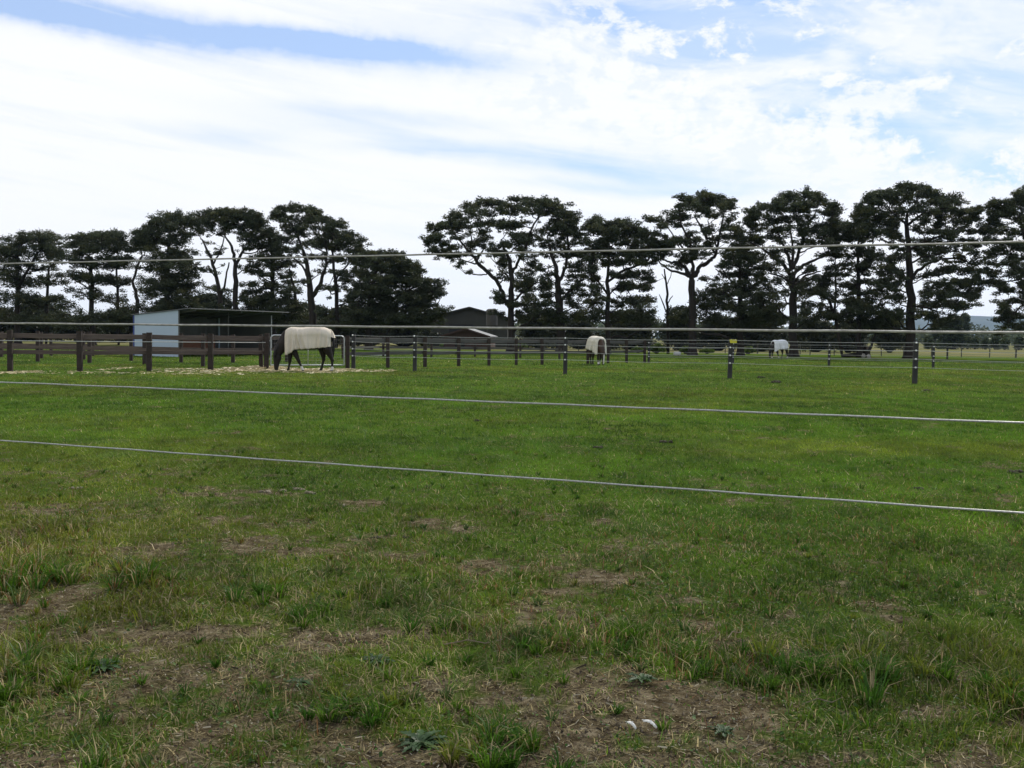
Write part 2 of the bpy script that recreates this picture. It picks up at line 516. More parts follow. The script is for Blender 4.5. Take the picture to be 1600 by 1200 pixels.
def blades(ya, yb, dens, h0, h1, w, seg, xk=.62, xm=1.6, tuft=7, spread=.03):
    rg = np.random.default_rng(int(ya * 10) + 5)
    area = xk * (yb * yb - ya * ya) + 2 * xm * (yb - ya)
    nt_ = int(area * dens / tuft)
    # uniform in a wedge
    yy = ya + (yb - ya) * rg.random(nt_ * 2)
    keep = rg.random(nt_ * 2) < (xk * yy + xm) / (xk * yb + xm)
    yy = yy[keep][:nt_]
    xx = (rg.random(len(yy)) * 2 - 1) * (xk * yy + xm)
    br = bare(xx, yy); lu = lush(xx, yy)
    keep = rg.random(len(yy)) < np.clip((1 - br) * (.68 + .5 * lu) + .30 * (1 - .4 * br), 0, 1)
    xx, yy, br, lu = xx[keep], yy[keep], br[keep], lu[keep]
    n = len(xx) * tuft
    tx = np.repeat(xx, tuft); ty = np.repeat(yy, tuft); tl = np.repeat(lu, tuft); tb = np.repeat(br, tuft)
    sp_ = spread * (1 + .6 * tl)
    x = tx + rg.normal(0, 1, n) * sp_; y = ty + rg.normal(0, 1, n) * sp_
    z = gz(x, y)
    th = np.repeat(rg.random(len(xx)), tuft)
    h = (h0 + (h1 - h0) * rg.random(n) ** 1.6) * (.55 + .9 * th) * (1 + 1.15 * np.clip(tl - .25, 0, 1) * (1 - sstep(12, 20, ty))) * (1 - .45 * tb)
    az = rg.random(n) * 2 * np.pi
    lean = np.abs(rg.normal(.85, .6, n)) * h
    lx = np.cos(az) * lean; ly = np.sin(az) * lean
    wa = az + np.pi / 2 + rg.normal(0, .5, n)
    wd = w * (.6 + .8 * rg.random(n)) * (1 + .35 * tl)
    wx = np.cos(wa) * wd / 2; wy = np.sin(wa) * wd / 2
    # colours
    a = fbm(x * .8, y * .8, 61, 3); c_ = fbm(x * .3 + 9, y * .3, 67, 3); p = fbm(x * 2.2, y * 2.2, 71, 2)
    near = 1 - sstep(5.5, 12, y)
    left = 1 - sstep(-2.0, 2.2, x)
    tr = np.repeat(rg.random(len(xx)), tuft)
    mixg = sstep(.35, .65, a + .25 * (tr - .5))[:, None]
    col = C_DEEP * (1 - mixg) + C_GREEN * mixg
    yk = (sstep(.48, .70, c_ + .2 * (tr - .5)) * .75 + near * left * .30 + .10 + .12 * near)[:, None]
    col = col * (1 - yk) + C_YEL * yk
    bk = (sstep(.6, .75, p) * .5)[:, None]
    col = col * (1 - bk) + C_BLUE * bk
    q = rg.random(n)
    dryk = (q < (.04 + .15 * near + .40 * tb * (.4 + .6 * near) + .16 * near * left)).astype(float)[:, None]
    col = col * (1 - dryk) + (C_STRAW * (.5 + .6 * rg.random((n, 1)))) * dryk
    rk = ((rg.random(n) < .12 * near * sstep(.45, .65, fbm(x * 1.3 + 31, y * 1.3, 90, 2))))[:, None].astype(float)
    col = col * (1 - rk) + C_RUST * rk
    gr = fbm(x * .55 + 3, y * .32, 140, 4); sm = fbm(x * 3.0, y * 1.6, 150, 3)
    col = col * (.6 + .75 * rg.random((n, 1))) * (1 - .02 * near)[:, None] * (.84 + .42 * sstep(.3, .68, gr))[:, None] * (.78 + .50 * sstep(.32, .62, sm))[:, None] * (1 + .05 * near)[:, None]
    fk = sstep(16, 34, y)[:, None] * .55  # far blades greyer: haze and grazing view put into their colour
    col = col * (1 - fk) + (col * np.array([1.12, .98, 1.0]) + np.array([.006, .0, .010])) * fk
    lush_k = (sstep(-.5, 2.5, x - .12 * y + .6) * sstep(4.2, 6.5, y) * (1 - sstep(14, 30, y)) * .08)[:, None]  # the lusher turf right of centre is a brighter yellow-green
    col = col * (1 + lush_k * np.array([.9, 1.0, .2]))
    flat = (dryk[:, 0] > 0) & (rg.random(n) < .55)
    h = np.where(flat, h * .25 + .004, h); lx = np.where(flat, lx * 1.6 + np.cos(az) * .03, lx); ly = np.where(flat, ly * 1.6 + np.sin(az) * .03, ly)
    base = np.stack([x, y, z - .004], -1)
    wv = np.stack([wx, wy, np.zeros(n)], -1)
    tip = base + np.stack([lx, ly, h], -1)
    if seg == 1:
        V = np.stack([base - wv, base + wv, tip], 1).reshape(-1, 3)
        Fc = np.arange(n * 3).reshape(n, 3)
        C = np.repeat(col, 3, 0)
    else:
        mid = base + np.stack([lx * .3, ly * .3, h * .62], -1)
        V = np.stack([base - wv, base + wv, mid + wv * .8, mid - wv * .8, tip], 1).reshape(-1, 3)
        i = np.arange(n) * 5
        Fc = np.concatenate([np.stack([i, i + 1, i + 2], -1), np.stack([i, i + 2, i + 3], -1), np.stack([i + 3, i + 2, i + 4], -1)])
        C = np.repeat(col, 5, 0)
    return V, Fc, C


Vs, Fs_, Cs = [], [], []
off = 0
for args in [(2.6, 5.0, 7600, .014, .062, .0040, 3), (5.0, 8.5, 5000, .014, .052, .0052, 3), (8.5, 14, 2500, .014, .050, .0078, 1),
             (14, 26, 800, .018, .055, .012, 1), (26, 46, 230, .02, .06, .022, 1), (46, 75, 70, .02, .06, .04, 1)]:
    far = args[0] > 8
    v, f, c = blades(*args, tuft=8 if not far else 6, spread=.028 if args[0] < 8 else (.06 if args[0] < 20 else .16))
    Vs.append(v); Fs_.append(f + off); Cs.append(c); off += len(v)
# small broad leaves of clover and weeds, low in the sward
rg = np.random.default_rng(77)
n = 110000
yy = 2.7 + 9 * rg.random(n) ** 1.2; xx = (rg.random(n) * 2 - 1) * (.62 * yy + 1.2)
k = (rg.random(n) < (1 - bare(xx, yy) * .8)) & (fbm(xx * 2, yy * 2, 120, 3) > .47)
xx, yy = xx[k], yy[k]; n = len(xx)
zz = gz(xx, yy) + .008 + .02 * rg.random(n)
s = .0035 + .006 * rg.random(n) ** 2
az = rg.random(n) * 6.28
c0 = np.stack([xx, yy, zz], -1)
e1 = np.stack([np.cos(az) * s, np.sin(az) * s, rg.normal(0, .5, n) * s], -1); e2 = np.stack([-np.sin(az) * s * .8, np.cos(az) * s * .8, rg.normal(0, .4, n) * s], -1)
v = np.stack([c0 - e1, c0 + e2, c0 + e1, c0 - e2], 1).reshape(-1, 3)
f = (np.arange(n) * 4)[:, None] + np.array([[0, 1, 2]]); f2 = (np.arange(n) * 4)[:, None] + np.array([[0, 2, 3]])
cc = C_BLUE * .3 + C_DEEP * .7
c = np.repeat(cc * (.6 + .9 * rg.random((n, 1))), 4, 0)
Vs.append(v); Fs_.append(np.concatenate([f, f2]) + off); Cs.append(c); off += len(v)

# separate tufts: many blades springing from one root, and dead litter lying on the soil
def tufts():
    rg = np.random.default_rng(123)
    out = []
    n = 4200
    ty = 2.7 + 9.5 * rg.random(n) ** .9; tx = (rg.random(n) * 2 - 1) * (.6 * ty + 1.0)
    lu = lush(tx, ty); br = bare(tx, ty)
    keep = rg.random(n) < .12 + .75 * np.clip(lu, 0, 1) ** 1.5
    tx, ty, lu, br = tx[keep], ty[keep], lu[keep], br[keep]
    big = [(1310, 1062, .17, .15), (1285, 1070, .15, .10), (1340, 1075, .15, .10), (560, 1115, .10, .09), (595, 1120, .10, .07), (520, 1110, .09, .08), (770, 1192, .13, .07), (815, 1185, .12, .08), (20, 905, .22, .16), (60, 915, .18, .12), (-10, 930, .2, .14),
           (205, 905, .16, .10), (230, 912, .13, .10), (400, 925, .12, .12), (470, 960, .11, .10), (1590, 1100, .14, .10), (1500, 1075, .12, .09), (30, 1060, .14, .10), (60, 1090, .12, .09), (700, 985, .10, .10), (840, 1010, .10, .08), (1080, 1040, .11, .10), (980, 1010, .10, .09)]
    L = [(x, y, .035 + .05 * l * rg.random() + .02, .02 + .035 * l, 34) for x, y, l in zip(tx, ty, lu)]
    for px, py, hh, sp_, in big:
        c = ground(px, py)
        for _ in range(5): L.append((c[0] + rg.normal(0, sp_), c[1] + rg.normal(0, sp_), hh * rg.uniform(.6, 1.0), sp_ * .5, 60))
    for x0, y0, hh, sp_, cnt in L:
        az = rg.random(cnt) * 6.283; r = rg.random(cnt) * sp_ * .6
        x = x0 + np.cos(az) * r; y = y0 + np.sin(az) * r
        h = hh * rg.uniform(.45, 1.1, cnt); ln = h * rg.uniform(.25, 1.3, cnt)
        out.append(np.stack([x, y, h, np.cos(az) * ln, np.sin(az) * ln, np.full(cnt, rg.random()), np.full(cnt, hh)], -1))
    B = np.concatenate(out); n = len(B)
    x, y, h, lx, ly, tone, hh = B.T
    z = gz(x, y) - .004
    az = rg.random(n) * 6.283; wd = (.0032 + .0028 * rg.random(n)) * (1 + hh * 2.5)
    wv = np.stack([np.cos(az) * wd / 2, np.sin(az) * wd / 2, np.zeros(n)], -1)
    base = np.stack([x, y, z], -1); mid = base + np.stack([lx * .35, ly * .35, h * .68], -1); tip = base + np.stack([lx, ly, h * rg.uniform(.7, 1.05, n)], -1)
    V = np.stack([base - wv, base + wv, mid + wv * .8, mid - wv * .8, tip], 1).reshape(-1, 3)
    i = np.arange(n) * 5
    Fc = np.concatenate([np.stack([i, i + 1, i + 2], -1), np.stack([i, i + 2, i + 3], -1), np.stack([i + 3, i + 2, i + 4], -1)])
    t = tone[:, None]
    col = np.where(t < .45, C_GREEN * .95, np.where(t < .7, C_DEEP * 1.1, np.where(t < .88, C_YEL, C_BLUE)))
    left = ((x < -1.6) & (y > 4.4) & (y < 8) & (h < hh * .8))[:, None]
    col = np.where(left & (rg.random((n, 1)) < .4), np.array([.25, .13, .04]), col)
    q = rg.random((n, 1)); col = np.where(q < .14, C_STRAW * .9, col) * (.6 + .7 * rg.random((n, 1)))
    return V, Fc, np.repeat(col, 5, 0)


def litter():
    rg = np.random.default_rng(321)
    n = 150000
    y = 2.6 + 11 * rg.random(n) ** 1.3; x = (rg.random(n) * 2 - 1) * (.6 * y + 1.0)
    k = rg.random(n) < .22 + .78 * bare(x, y)
    x, y = x[k], y[k]; n = len(x)
    z = gz(x, y) + .002 + .012 * rg.random(n) ** 2
    az = rg.random(n) * 6.283; L = .004 + .022 * rg.random(n) ** 2.4; w = .0009 + .0015 * rg.random(n)
    c = np.stack([x, y, z], -1); d = np.stack([np.cos(az) * L, np.sin(az) * L, rg.normal(0, .18, n) * L], -1); e = np.stack([-np.sin(az) * w, np.cos(az) * w, rg.normal(0, .6, n) * w], -1)
    V = np.stack([c - d - e, c - d * .9 + e, c + d + e * .3, c + d * .8 - e], 1).reshape(-1, 3)
    i = np.arange(n) * 4
    Fc = np.concatenate([np.stack([i, i + 1, i + 2], -1), np.stack([i, i + 2, i + 3], -1)])
    q = rg.random((n, 1))
    col = np.where(q < .45, C_STRAW * .8, np.where(q < .7, np.array([.12, .085, .05]), np.where(q < .88, np.array([.05, .035, .022]), np.array([.42, .38, .28]))))
    return V, Fc, np.repeat(col * (.5 + .7 * rg.random((n, 1))), 4, 0)


def crumbs():
    rg = np.random.default_rng(555)
    n = 60000
    y = 2.6 + 8 * rg.random(n) ** 1.3; x = (rg.random(n) * 2 - 1) * (.6 * y + 1.0)
    k = rg.random(n) < bare(x, y) ** 1.3 * (.25 + .75 * sstep(.4, .6, fbm(x * 5, y * 5, 77, 2)))
    x, y = x[k], y[k]; n = len(x)
    s_ = .0025 + .008 * rg.random(n) ** 3
    c = np.stack([x, y, gz(x, y) + s_ * .3], -1)
    P = []
    for d in ((1, 0, -.2), (-.5, .87, -.2), (-.5, -.87, -.2), (0, 0, 1)):
        P.append(c + (np.array(d) + rg.normal(0, .28, (n, 3))) * s_[:, None])
    V = np.stack(P, 1).reshape(-1, 3); i = np.arange(n) * 4
    Fc = np.concatenate([np.stack([i + a, i + b_, i + c_], -1) for a, b_, c_ in ((0, 1, 3), (1, 2, 3), (2, 0, 3))])
    col = np.array([.13, .10, .06]) * (.35 + 1.1 * rg.random((n, 1)))
    return V, Fc, np.repeat(col, 4, 0)


for fn in (tufts, litter, crumbs):
    v, f, c = fn(); Vs.append(v); Fs_.append(f + off); Cs.append(c); off += len(v)
grass_m = leafmat('grass_blade', trans=.40, gloss=.010, rough=.45)
go = npmesh('grass', np.concatenate(Vs), np.concatenate(Fs_), grass_m, col=np.concatenate(Cs))
tag(go, 'short green paddock grass, longer and yellower in the foreground', 'grass', kind='stuff')

# spilled straw and hay along the fence and under the horse
def straw():
    rg = np.random.default_rng(5)
    P = []
    zones = [(402, 577, 42, 4, 4200, .13), (380, 578, 60, 4.5, 2200, .04), (300, 579, 60, 3.0, 450, .02), (450, 579, 40, 3, 1400, .03), (515, 579, 50, 3, 2000, .03), (585, 580, 35, 2.2, 350, .01),
             (25, 583, 28, 3, 500, .02), (180, 577, 12, 2.5, 200, .04), (110, 583, 90, 2.5, 220, .0), (270, 583, 60, 3.5, 260, .0), (340, 584, 60, 2.5, 160, .0), (470, 581, 90, 3, 1100, .01)]
    for px, py, rx, ry, cnt, hh in zones:
        c = patch(px, py, rx, ry)
        a = rg.random(cnt) * 6.283; r = np.sqrt(rg.random(cnt))
        cl = fbm(np.cos(a) * r * 9, np.sin(a) * r * 4, int(px), 3) > .50
        a, r = a[cl], r[cl]
        P.append(np.stack([c[0] + np.cos(a) * r * c[2], c[1] + np.sin(a) * r * c[3], .02 + hh * (1 - r) * rg.random(len(a)) + rg.random(len(a)) * .015], -1))
    P = np.concatenate(P); n = len(P)
    az = rg.random(n) * 6.283; L = .03 + .09 * rg.random(n)
    d = np.stack([np.cos(az) * L, np.sin(az) * L, rg.normal(0, .10, n) * L], -1); w = np.stack([-np.sin(az) * .005, np.cos(az) * .005, np.full(n, .005)], -1)
    V = np.stack([P - d - w, P - d + w, P + d + w, P + d - w], 1).reshape(-1, 3)
    col = np.repeat(np.array([.56, .46, .25]) * (.6 + .7 * rg.random((n, 1))), 4, 0)
    o = npmesh('straw', V, np.arange(n * 4).reshape(n, 4), leafmat('straw_stalk', trans=.2, gloss=.05), col=col)
    tag(o, 'pale straw scattered along the rail fence and under the grazing horse', 'straw', kind='stuff')


straw()

# ------------------------------------------------------------------ trees
bark = plain('cypress_bark', (.045, .038, .032), (.018, .015, .013), 3.0, .95, bump=.6, stretch=(1, 1, .25), spec=.1)
leaf_tree = leafmat('cypress_foliage', trans=.26, gloss=.02, rough=.5)


def leaves(clumps, per, size, rg, base=(.046, .056, .026), var=.5, flat=.45):
    """clumps (n,6): centre and radii; returns triangles spread through each clump"""
    cl = np.asarray(clumps); n = len(cl)
    vol = cl[:, 3] * cl[:, 5]
    cnt = np.maximum(12, (per * vol / np.mean(vol)).astype(int))
    ci = np.repeat(np.arange(n), cnt); m_ = len(ci)
    d = rg.normal(0, 1, (m_, 3)); d /= np.linalg.norm(d, axis=1)[:, None]
    r = rg.random(m_) ** .45 * (1 + .22 * rg.normal(0, 1, m_).clip(-1, 2))
    d *= r[:, None]
    d[:, 2] = np.where(d[:, 2] < 0, d[:, 2] * .65, d[:, 2])
    P = cl[ci, :3] + d * cl[ci, 3:6]
    s = size * (.5 + rg.random(m_))
    a = rg.normal(0, 1, (m_, 3)); a[:, 2] *= .7; a /= np.linalg.norm(a, axis=1)[:, None]
    b_ = np.cross(a, rg.normal(0, 1, (m_, 3))); b_ /= (np.linalg.norm(b_, axis=1)[:, None] + 1e-6)
    a = a * s[:, None]; b_ = b_ * (s * .62)[:, None]
    V = np.stack([P - a * .5 - b_ * .5, P - a * .5 + b_ * .5, P + a * .7], 1).reshape(-1, 3)
    tone = 1 + var * (rg.random(n)[ci] - .5) * 1.4
    col = np.array(base) * tone[:, None] * (.75 + .5 * rg.random((m_, 1)))
    yl = (rg.random(n)[ci] < .18)[:, None]
    col = np.where(yl, col * np.array([1.35, 1.18, .9]), col)
    return V, np.arange(m_ * 3).reshape(-1, 3), np.repeat(col, 3, 0)


def bez(a, b, c, n):
    return [(1 - t) ** 2 * a + 2 * t * (1 - t) * b + t * t * c for t in np.linspace(0, 1, n)]


def tree(label, D, trunks, pads, seed, name='cypress_tree', group='cypress trees in the windbreak', per=78, size=.135, dense=1.0, base=(.047, .057, .027),
         cat='tree', flare=True, gap=1.0, crown_name='crown', thick=1.0, fill=.72):
    """trunks: polylines in photo pixels (x, y, width); pads: foliage layers (x, y, rx, ry) at distance D"""
    rg = np.random.default_rng(seed)
    k = D / F
    bx, by, bw = trunks[0][0]
    org = at(bx, by, D); org[2] = 0
    if pads:
        y0_, y1_ = min(p[1] for p in pads), max(p[1] for p in pads)
        extra = []
        for i, p in enumerate(pads):
            near_ = sorted(((abs(p[0] - q[0]) + 1.6 * abs(p[1] - q[1]), q) for j, q in enumerate(pads) if j != i), key=lambda t: t[0])[:3]
            for dd, q in near_:
                t = (p[1] - y0_) / (y1_ - y0_ + 1)
                if dd < 48 and rg.random() < fill * (.62 - .22 * math.sin(t * math.pi)):
                    extra.append(((p[0] + q[0]) / 2 + rg.normal(0, 2), (p[1] + q[1]) / 2 + rg.normal(0, 1.5), (p[2] + q[2]) * .32, (p[3] + q[3]) * .36))
        pads = list(pads) + extra
    nodes = []          # (pos, radius)
    mb = MB()
    cxm = np.mean([p[0] for p in pads]) if pads else bx
    half = (max([p[0] + p[2] for p in pads]) - min([p[0] - p[2] for p in pads])) / 2 * k if pads else 1
    for ti, tr in enumerate(trunks):
        pts = []; rad = []
        y_off = 0 if ti == 0 else rg.uniform(-1, 1) * .25 * half
        for i, (x, y, w) in enumerate(tr):
            f = i / max(1, len(tr) - 1)
            p = at(x, y, D + y_off * f); pts.append(p); rad.append(w / 2 * k)
        # resample with a little crookedness
        P = []; R = []
        for i in range(len(pts) - 1):
            m_ = 4
            for j in range(m_):
                t = j / m_
                q = pts[i] * (1 - t) + pts[i + 1] * t
                if j: q = q + rg.normal(0, .06, 3) * min(1, rad[i] * 4)
                P.append(q); R.append(rad[i] * (1 - t) + rad[i + 1] * t)
        P.append(pts[-1]); R.append(rad[-1])
        if ti == 0:
            P[0][2] = -.25
            if flare:
                P.insert(1, P[0] * .0 + np.array([P[0][0], P[0][1], .25])); R.insert(1, R[0] * 1.25)
                R[0] = R[0] * 1.9
                P.insert(2, np.array([P[0][0], P[0][1], .8])); R.insert(2, R[1] * .84)
        if ti > 0 and nodes:
            j = min(range(len(nodes)), key=lambda q: np.linalg.norm(nodes[q][0] - P[0]))
            P.insert(0, nodes[j][0]); R.insert(0, min(nodes[j][1], R[0] * 1.15))
        mb.tube([p - org for p in P], R, 8)
        for p, r_ in zip(P, R): nodes.append((p, r_))
    clumps = []
    tx = np.mean([n_[0][0] for n_ in nodes])
    order = sorted(pads, key=lambda p: abs(p[0] - bx) + .7 * abs(p[1] - by))
    for (x, y, rx, ry) in order:
        c0 = at(x, y, D)
        dx = abs(c0[0] - org[0])
        dep = math.sqrt(max(.05, 1 - (dx / (half * 1.25)) ** 2)) * half * .62
        yo = rg.uniform(-1, 1) * dep
        c = at(x, y, D + yo)
        # limb from the nearest lower node
        best = None
        for (p, r_) in nodes:
            dz = p[2] - (c[2] - .3 * np.linalg.norm((p - c)[:2]))
            cost = np.linalg.norm(p - c) + (3.0 * dz if dz > 0 else 0) - min(r_, .2) * 3 * thick
            if best is None or cost < best[0]: best = (cost, p, r_)
        _, p, r_ = best
        ln = np.linalg.norm(c - p)
        rl = min(r_ * .7, .018 * ln + .035 + .012 * rx * k) * thick
        midp = (p + c) / 2 + np.array([0, 0, -.12 * ln]) + rg.normal(0, .07 * ln, 3)
        Q = bez(p, midp, c, 6)
        Q = [q + (rg.normal(0, .03 * ln, 3) if 0 < i < 5 else 0) for i, q in enumerate(Q)]
        mb.tube([q - org for q in Q], list(np.linspace(rl, max(.025, rl * .4), 6)), 5)
        for i, q in enumerate(Q[2:]): nodes.append((q, rl * (1 - .15 * i)))
        # foliage clumps of this layer
        a, b_ = rx * k * 1.16, ry * k * 1.6
        cr = max(.34, min(.60, b_ * .6))
        nc = max(5, int(1.95 * dense * (a * max(b_, .35)) / (cr * cr * .62)))
        for _ in range(nc):
            th = rg.random() * 6.283; q = math.sqrt(rg.random())
            off_ = np.array([math.cos(th) * q * a, math.sin(th) * q * min(a, 2.6) * .9, rg.uniform(-1, 1) * b_ * .8 * math.sqrt(1 - q * q * .8)])
            cc_ = c + off_
            s_ = cr * rg.uniform(.6, 1.25)
            clumps.append((*(cc_ - org), s_ * 1.1, s_ * 1.1, s_ * .78))
            if rg.random() < .45:
                j = Q[rg.integers(3, 6)]
                mb.tube([j - org, (j + cc_) / 2 - org + np.array([0, 0, -.06]), cc_ - org], [.03 * thick, .022 * thick, .012], 4)
    # loose small sprays along the limbs and bare twigs between the layers
    if pads:
        cen = [n_ for n_ in nodes if n_[1] < .16 and n_[0][2] > 2.5]
        for _ in range(int(len(pads) * 1.7 * dense)):
            q, r_ = cen[rg.integers(len(cen))]
            o_ = rg.normal(0, 1, 3).clip(-1.4, 1.4) * np.array([.65, .65, .35]); e = q + o_
            mb.tube([q - org, q + o_ * .5 - org + np.array([0, 0, -.05]), e - org], [.03, .022, .01], 4)
            if rg.random() < .72:
                s_ = rg.uniform(.18, .42); clumps.append((*(e - org), s_ * 1.2, s_ * 1.2, s_ * .7))
    root = empty(name, tuple(org), label, cat, group)
    mb.build('trunk', bark, root, smooth=True)
    if clumps:
        V, Fc, C = leaves(clumps, per, size, rg, base)
        npmesh(crown_name, V, Fc, leaf_tree, root, col=C)
    return root


T = []
tree('dark cypress cut by the left edge of the photo', 104, [[(-45, 540, 11), (-44, 460, 8), (-43, 400, 5)]],
     [(-40, 378, 30, 9), (-15, 385, 16, 8), (-60, 395, 30, 9), (-30, 400, 35, 9), (-5, 405, 10, 8), (-50, 420, 30, 9), (-12, 430, 22, 9), (-40, 450, 35, 10), (-10, 465, 24, 10), (-45, 485, 35, 10), (-5, 495, 20, 10)], 1, fill=1.4)
tree('leftmost whole cypress, round topped, behind the left end of the rail fence', 102, [[(28, 541, 9), (27, 470, 7), (26, 410, 5), (30, 385, 3)], [(27, 450, 5), (45, 420, 4), (58, 395, 3)], [(72, 541, 6), (73, 480, 5), (76, 420, 3)]],
     [(25, 378, 16, 7), (48, 368, 14, 6), (63, 372, 20, 8), (84, 374, 10, 7), (30, 395, 26, 8), (66, 392, 26, 9), (12, 392, 12, 7), (20, 415, 22, 8), (68, 416, 24, 7), (92, 400, 10, 7), (14, 440, 22, 7), (50, 440, 26, 8), (88, 436, 18, 8),
      (28, 465, 26, 8), (66, 470, 26, 8), (14, 492, 24, 9), (50, 500, 28, 9), (86, 498, 22, 9), (88, 468, 14, 6)], 2, fill=1.5)
tree('flat topped cypress between the leftmost one and the tall dense one', 100, [[(145, 541, 9), (143, 470, 7), (142, 410, 5)], [(185, 541, 6), (184, 480, 5), (182, 420, 3)]],
     [(118, 376, 12, 7), (138, 371, 18, 6), (165, 371, 16, 7), (178, 367, 5, 5), (190, 369, 8, 6), (125, 388, 20, 8), (160, 388, 28, 8), (195, 388, 14, 8), (120, 408, 24, 8), (160, 410, 28, 9), (196, 412, 16, 8), (112, 432, 18, 7), (150, 436, 26, 8),
      (190, 440, 22, 7), (130, 458, 24, 7), (170, 466, 26, 8), (105, 478, 14, 8), (150, 494, 28, 10), (195, 486, 20, 8), (112, 505, 18, 8), (186, 508, 22, 9)], 3, fill=1.5)
tree('tall dense cypress with foliage down to the ground above the pale shelter', 98, [[(262, 541, 10), (261, 470, 8), (262, 400, 6), (266, 360, 3)], [(215, 541, 7), (215, 470, 6), (207, 440, 4), (222, 400, 3)]],
     [(246, 343, 9, 5), (262, 340, 14, 7), (279, 335, 7, 5), (290, 338, 14, 7), (228, 358, 10, 6), (255, 355, 22, 8), (285, 355, 18, 8), (212, 370, 6, 6), (240, 375, 24, 9), (275, 374, 20, 8), (220, 388, 18, 8), (256, 396, 28, 9),
      (290, 398, 16, 7), (236, 414, 24, 8), (275, 416, 26, 9), (306, 418, 12, 5), (250, 436, 32, 10), (292, 436, 20, 8), (255, 456, 34, 10), (296, 458, 16, 8), (240, 478, 28, 9), (282, 478, 30, 10), (305, 484, 16, 6), (225, 498, 22, 8), (265, 502, 36, 10), (300, 505, 22, 8)], 4, dense=1.15, fill=1.5)
tree('umbrella shaped cypress on two bare trunks behind the open shelter', 96, [[(347, 541, 8), (344, 470, 7), (335, 420, 5), (326, 395, 4), (316, 375, 2)], [(369, 541, 9), (368, 450, 8), (368, 410, 6), (362, 385, 4), (350, 365, 2)], [(368, 415, 5), (378, 395, 4), (392, 378, 2)],
      [(344, 468, 4), (352, 440, 3), (358, 410, 2)], [(335, 410, 3), (345, 390, 2), (350, 372, 2)]],
     [(320, 336, 12, 6), (337, 333, 16, 6), (357, 330, 16, 6), (375, 333, 18, 6), (393, 338, 14, 7), (407, 346, 10, 7), (312, 348, 14, 7), (335, 348, 20, 7), (365, 348, 22, 8), (394, 354, 18, 7), (310, 362, 10, 5), (380, 366, 18, 6), (402, 368, 14, 6), (345, 362, 12, 4),
      (410, 384, 12, 5), (385, 388, 10, 4), (335, 396, 10, 3), (322, 420, 10, 4), (385, 418, 16, 4), (330, 450, 12, 4), (352, 455, 8, 3), (390, 445, 14, 4), (385, 470, 16, 5), (330, 480, 14, 6), (352, 498, 18, 7), (385, 498, 18, 8)], 5, fill=0.8)
tree('ragged cypress with tiered lower branches beside the two trunked umbrella one', 97, [[(427, 541, 8), (426, 470, 7), (425, 410, 5), (424, 375, 3)], [(464, 541, 7), (462, 470, 5), (452, 420, 3)]],
     [(415, 362, 10, 6), (430, 372, 12, 6), (422, 388, 16, 6), (440, 392, 10, 5), (403, 405, 12, 5), (432, 410, 22, 6), (455, 412, 12, 5), (405, 425, 18, 5), (440, 430, 20, 5), (412, 446, 22, 6), (448, 452, 18, 6), (402, 465, 20, 8), (435, 470, 24, 8), (460, 478, 16, 6),
      (405, 488, 22, 9), (440, 494, 28, 10), (470, 500, 18, 9), (415, 508, 24, 8)], 6, fill=1.3)
tree('tall open cypress with forked bare limbs right of the rugged horse\'s rump', 94, [[(492, 541, 13), (486, 470, 11), (482, 430, 8), (476, 400, 5), (466, 372, 3), (460, 348, 2)], [(490, 462, 7), (500, 446, 6), (508, 420, 4), (511, 395, 3), (506, 360, 2)], [(526, 541, 7), (526, 460, 6), (521, 410, 4), (519, 372, 2)],
      [(482, 435, 4), (472, 415, 3), (455, 400, 2)], [(522, 440, 3), (534, 425, 3), (545, 412, 2)]],
     [(424, 336, 8, 5), (438, 328, 10, 5), (455, 326, 14, 5), (472, 327, 16, 5), (487, 332, 12, 6), (495, 338, 8, 5), (436, 342, 9, 4), (456, 342, 10, 4), (480, 345, 12, 5), (503, 346, 10, 6), (520, 347, 14, 6), (532, 353, 8, 6), (452, 358, 14, 6), (472, 362, 14, 6), (508, 362, 16, 7), (530, 368, 14, 7),
      (550, 368, 12, 6), (562, 374, 6, 5), (446, 374, 12, 5), (478, 382, 12, 6), (504, 382, 16, 6), (532, 386, 18, 7), (556, 388, 12, 6), (565, 396, 6, 4), (455, 392, 12, 4), (490, 400, 14, 5), (520, 404, 18, 5), (545, 404, 14, 5), (500, 425, 10, 3), (540, 428, 16, 4),
      (470, 440, 10, 3), (512, 450, 10, 4), (545, 452, 14, 5), (508, 490, 14, 5), (545, 480, 12, 4), (500, 508, 22, 7), (540, 505, 20, 8)], 7, fill=0.8)
tree('low wide spreading cypress sloping down to the gap in the row', 92, [[(576, 541, 11), (575, 490, 9), (580, 450, 7), (590, 420, 4)], [(577, 492, 6), (610, 470, 5), (645, 450, 3), (672, 440, 2)], [(577, 505, 6), (610, 492, 5), (650, 482, 3), (680, 478, 2)], [(578, 470, 5), (605, 440, 4), (635, 420, 2)]],
     [(572, 400, 12, 5), (590, 398, 14, 5), (610, 399, 12, 5), (624, 399, 7, 5), (564, 412, 14, 6), (592, 412, 22, 7), (622, 410, 18, 6), (643, 413, 9, 5), (556, 428, 16, 5), (590, 428, 26, 8), (628, 424, 22, 7), (652, 424, 10, 5), (585, 446, 30, 8), (625, 441, 28, 8), (658, 438, 14, 6),
      (674, 440, 9, 5), (690, 442, 7, 4), (560, 460, 16, 6), (602, 462, 34, 9), (645, 458, 28, 8), (676, 455, 14, 7), (690, 460, 5, 4), (585, 480, 30, 8), (630, 478, 32, 9), (665, 472, 20, 7), (555, 486, 18, 7), (608, 494, 34, 10), (652, 491, 28, 8), (678, 487, 14, 4), (694, 484, 9, 3),
      (560, 504, 22, 8), (635, 505, 36, 8), (670, 502, 20, 6)], 8, dense=1.25, fill=1.4)
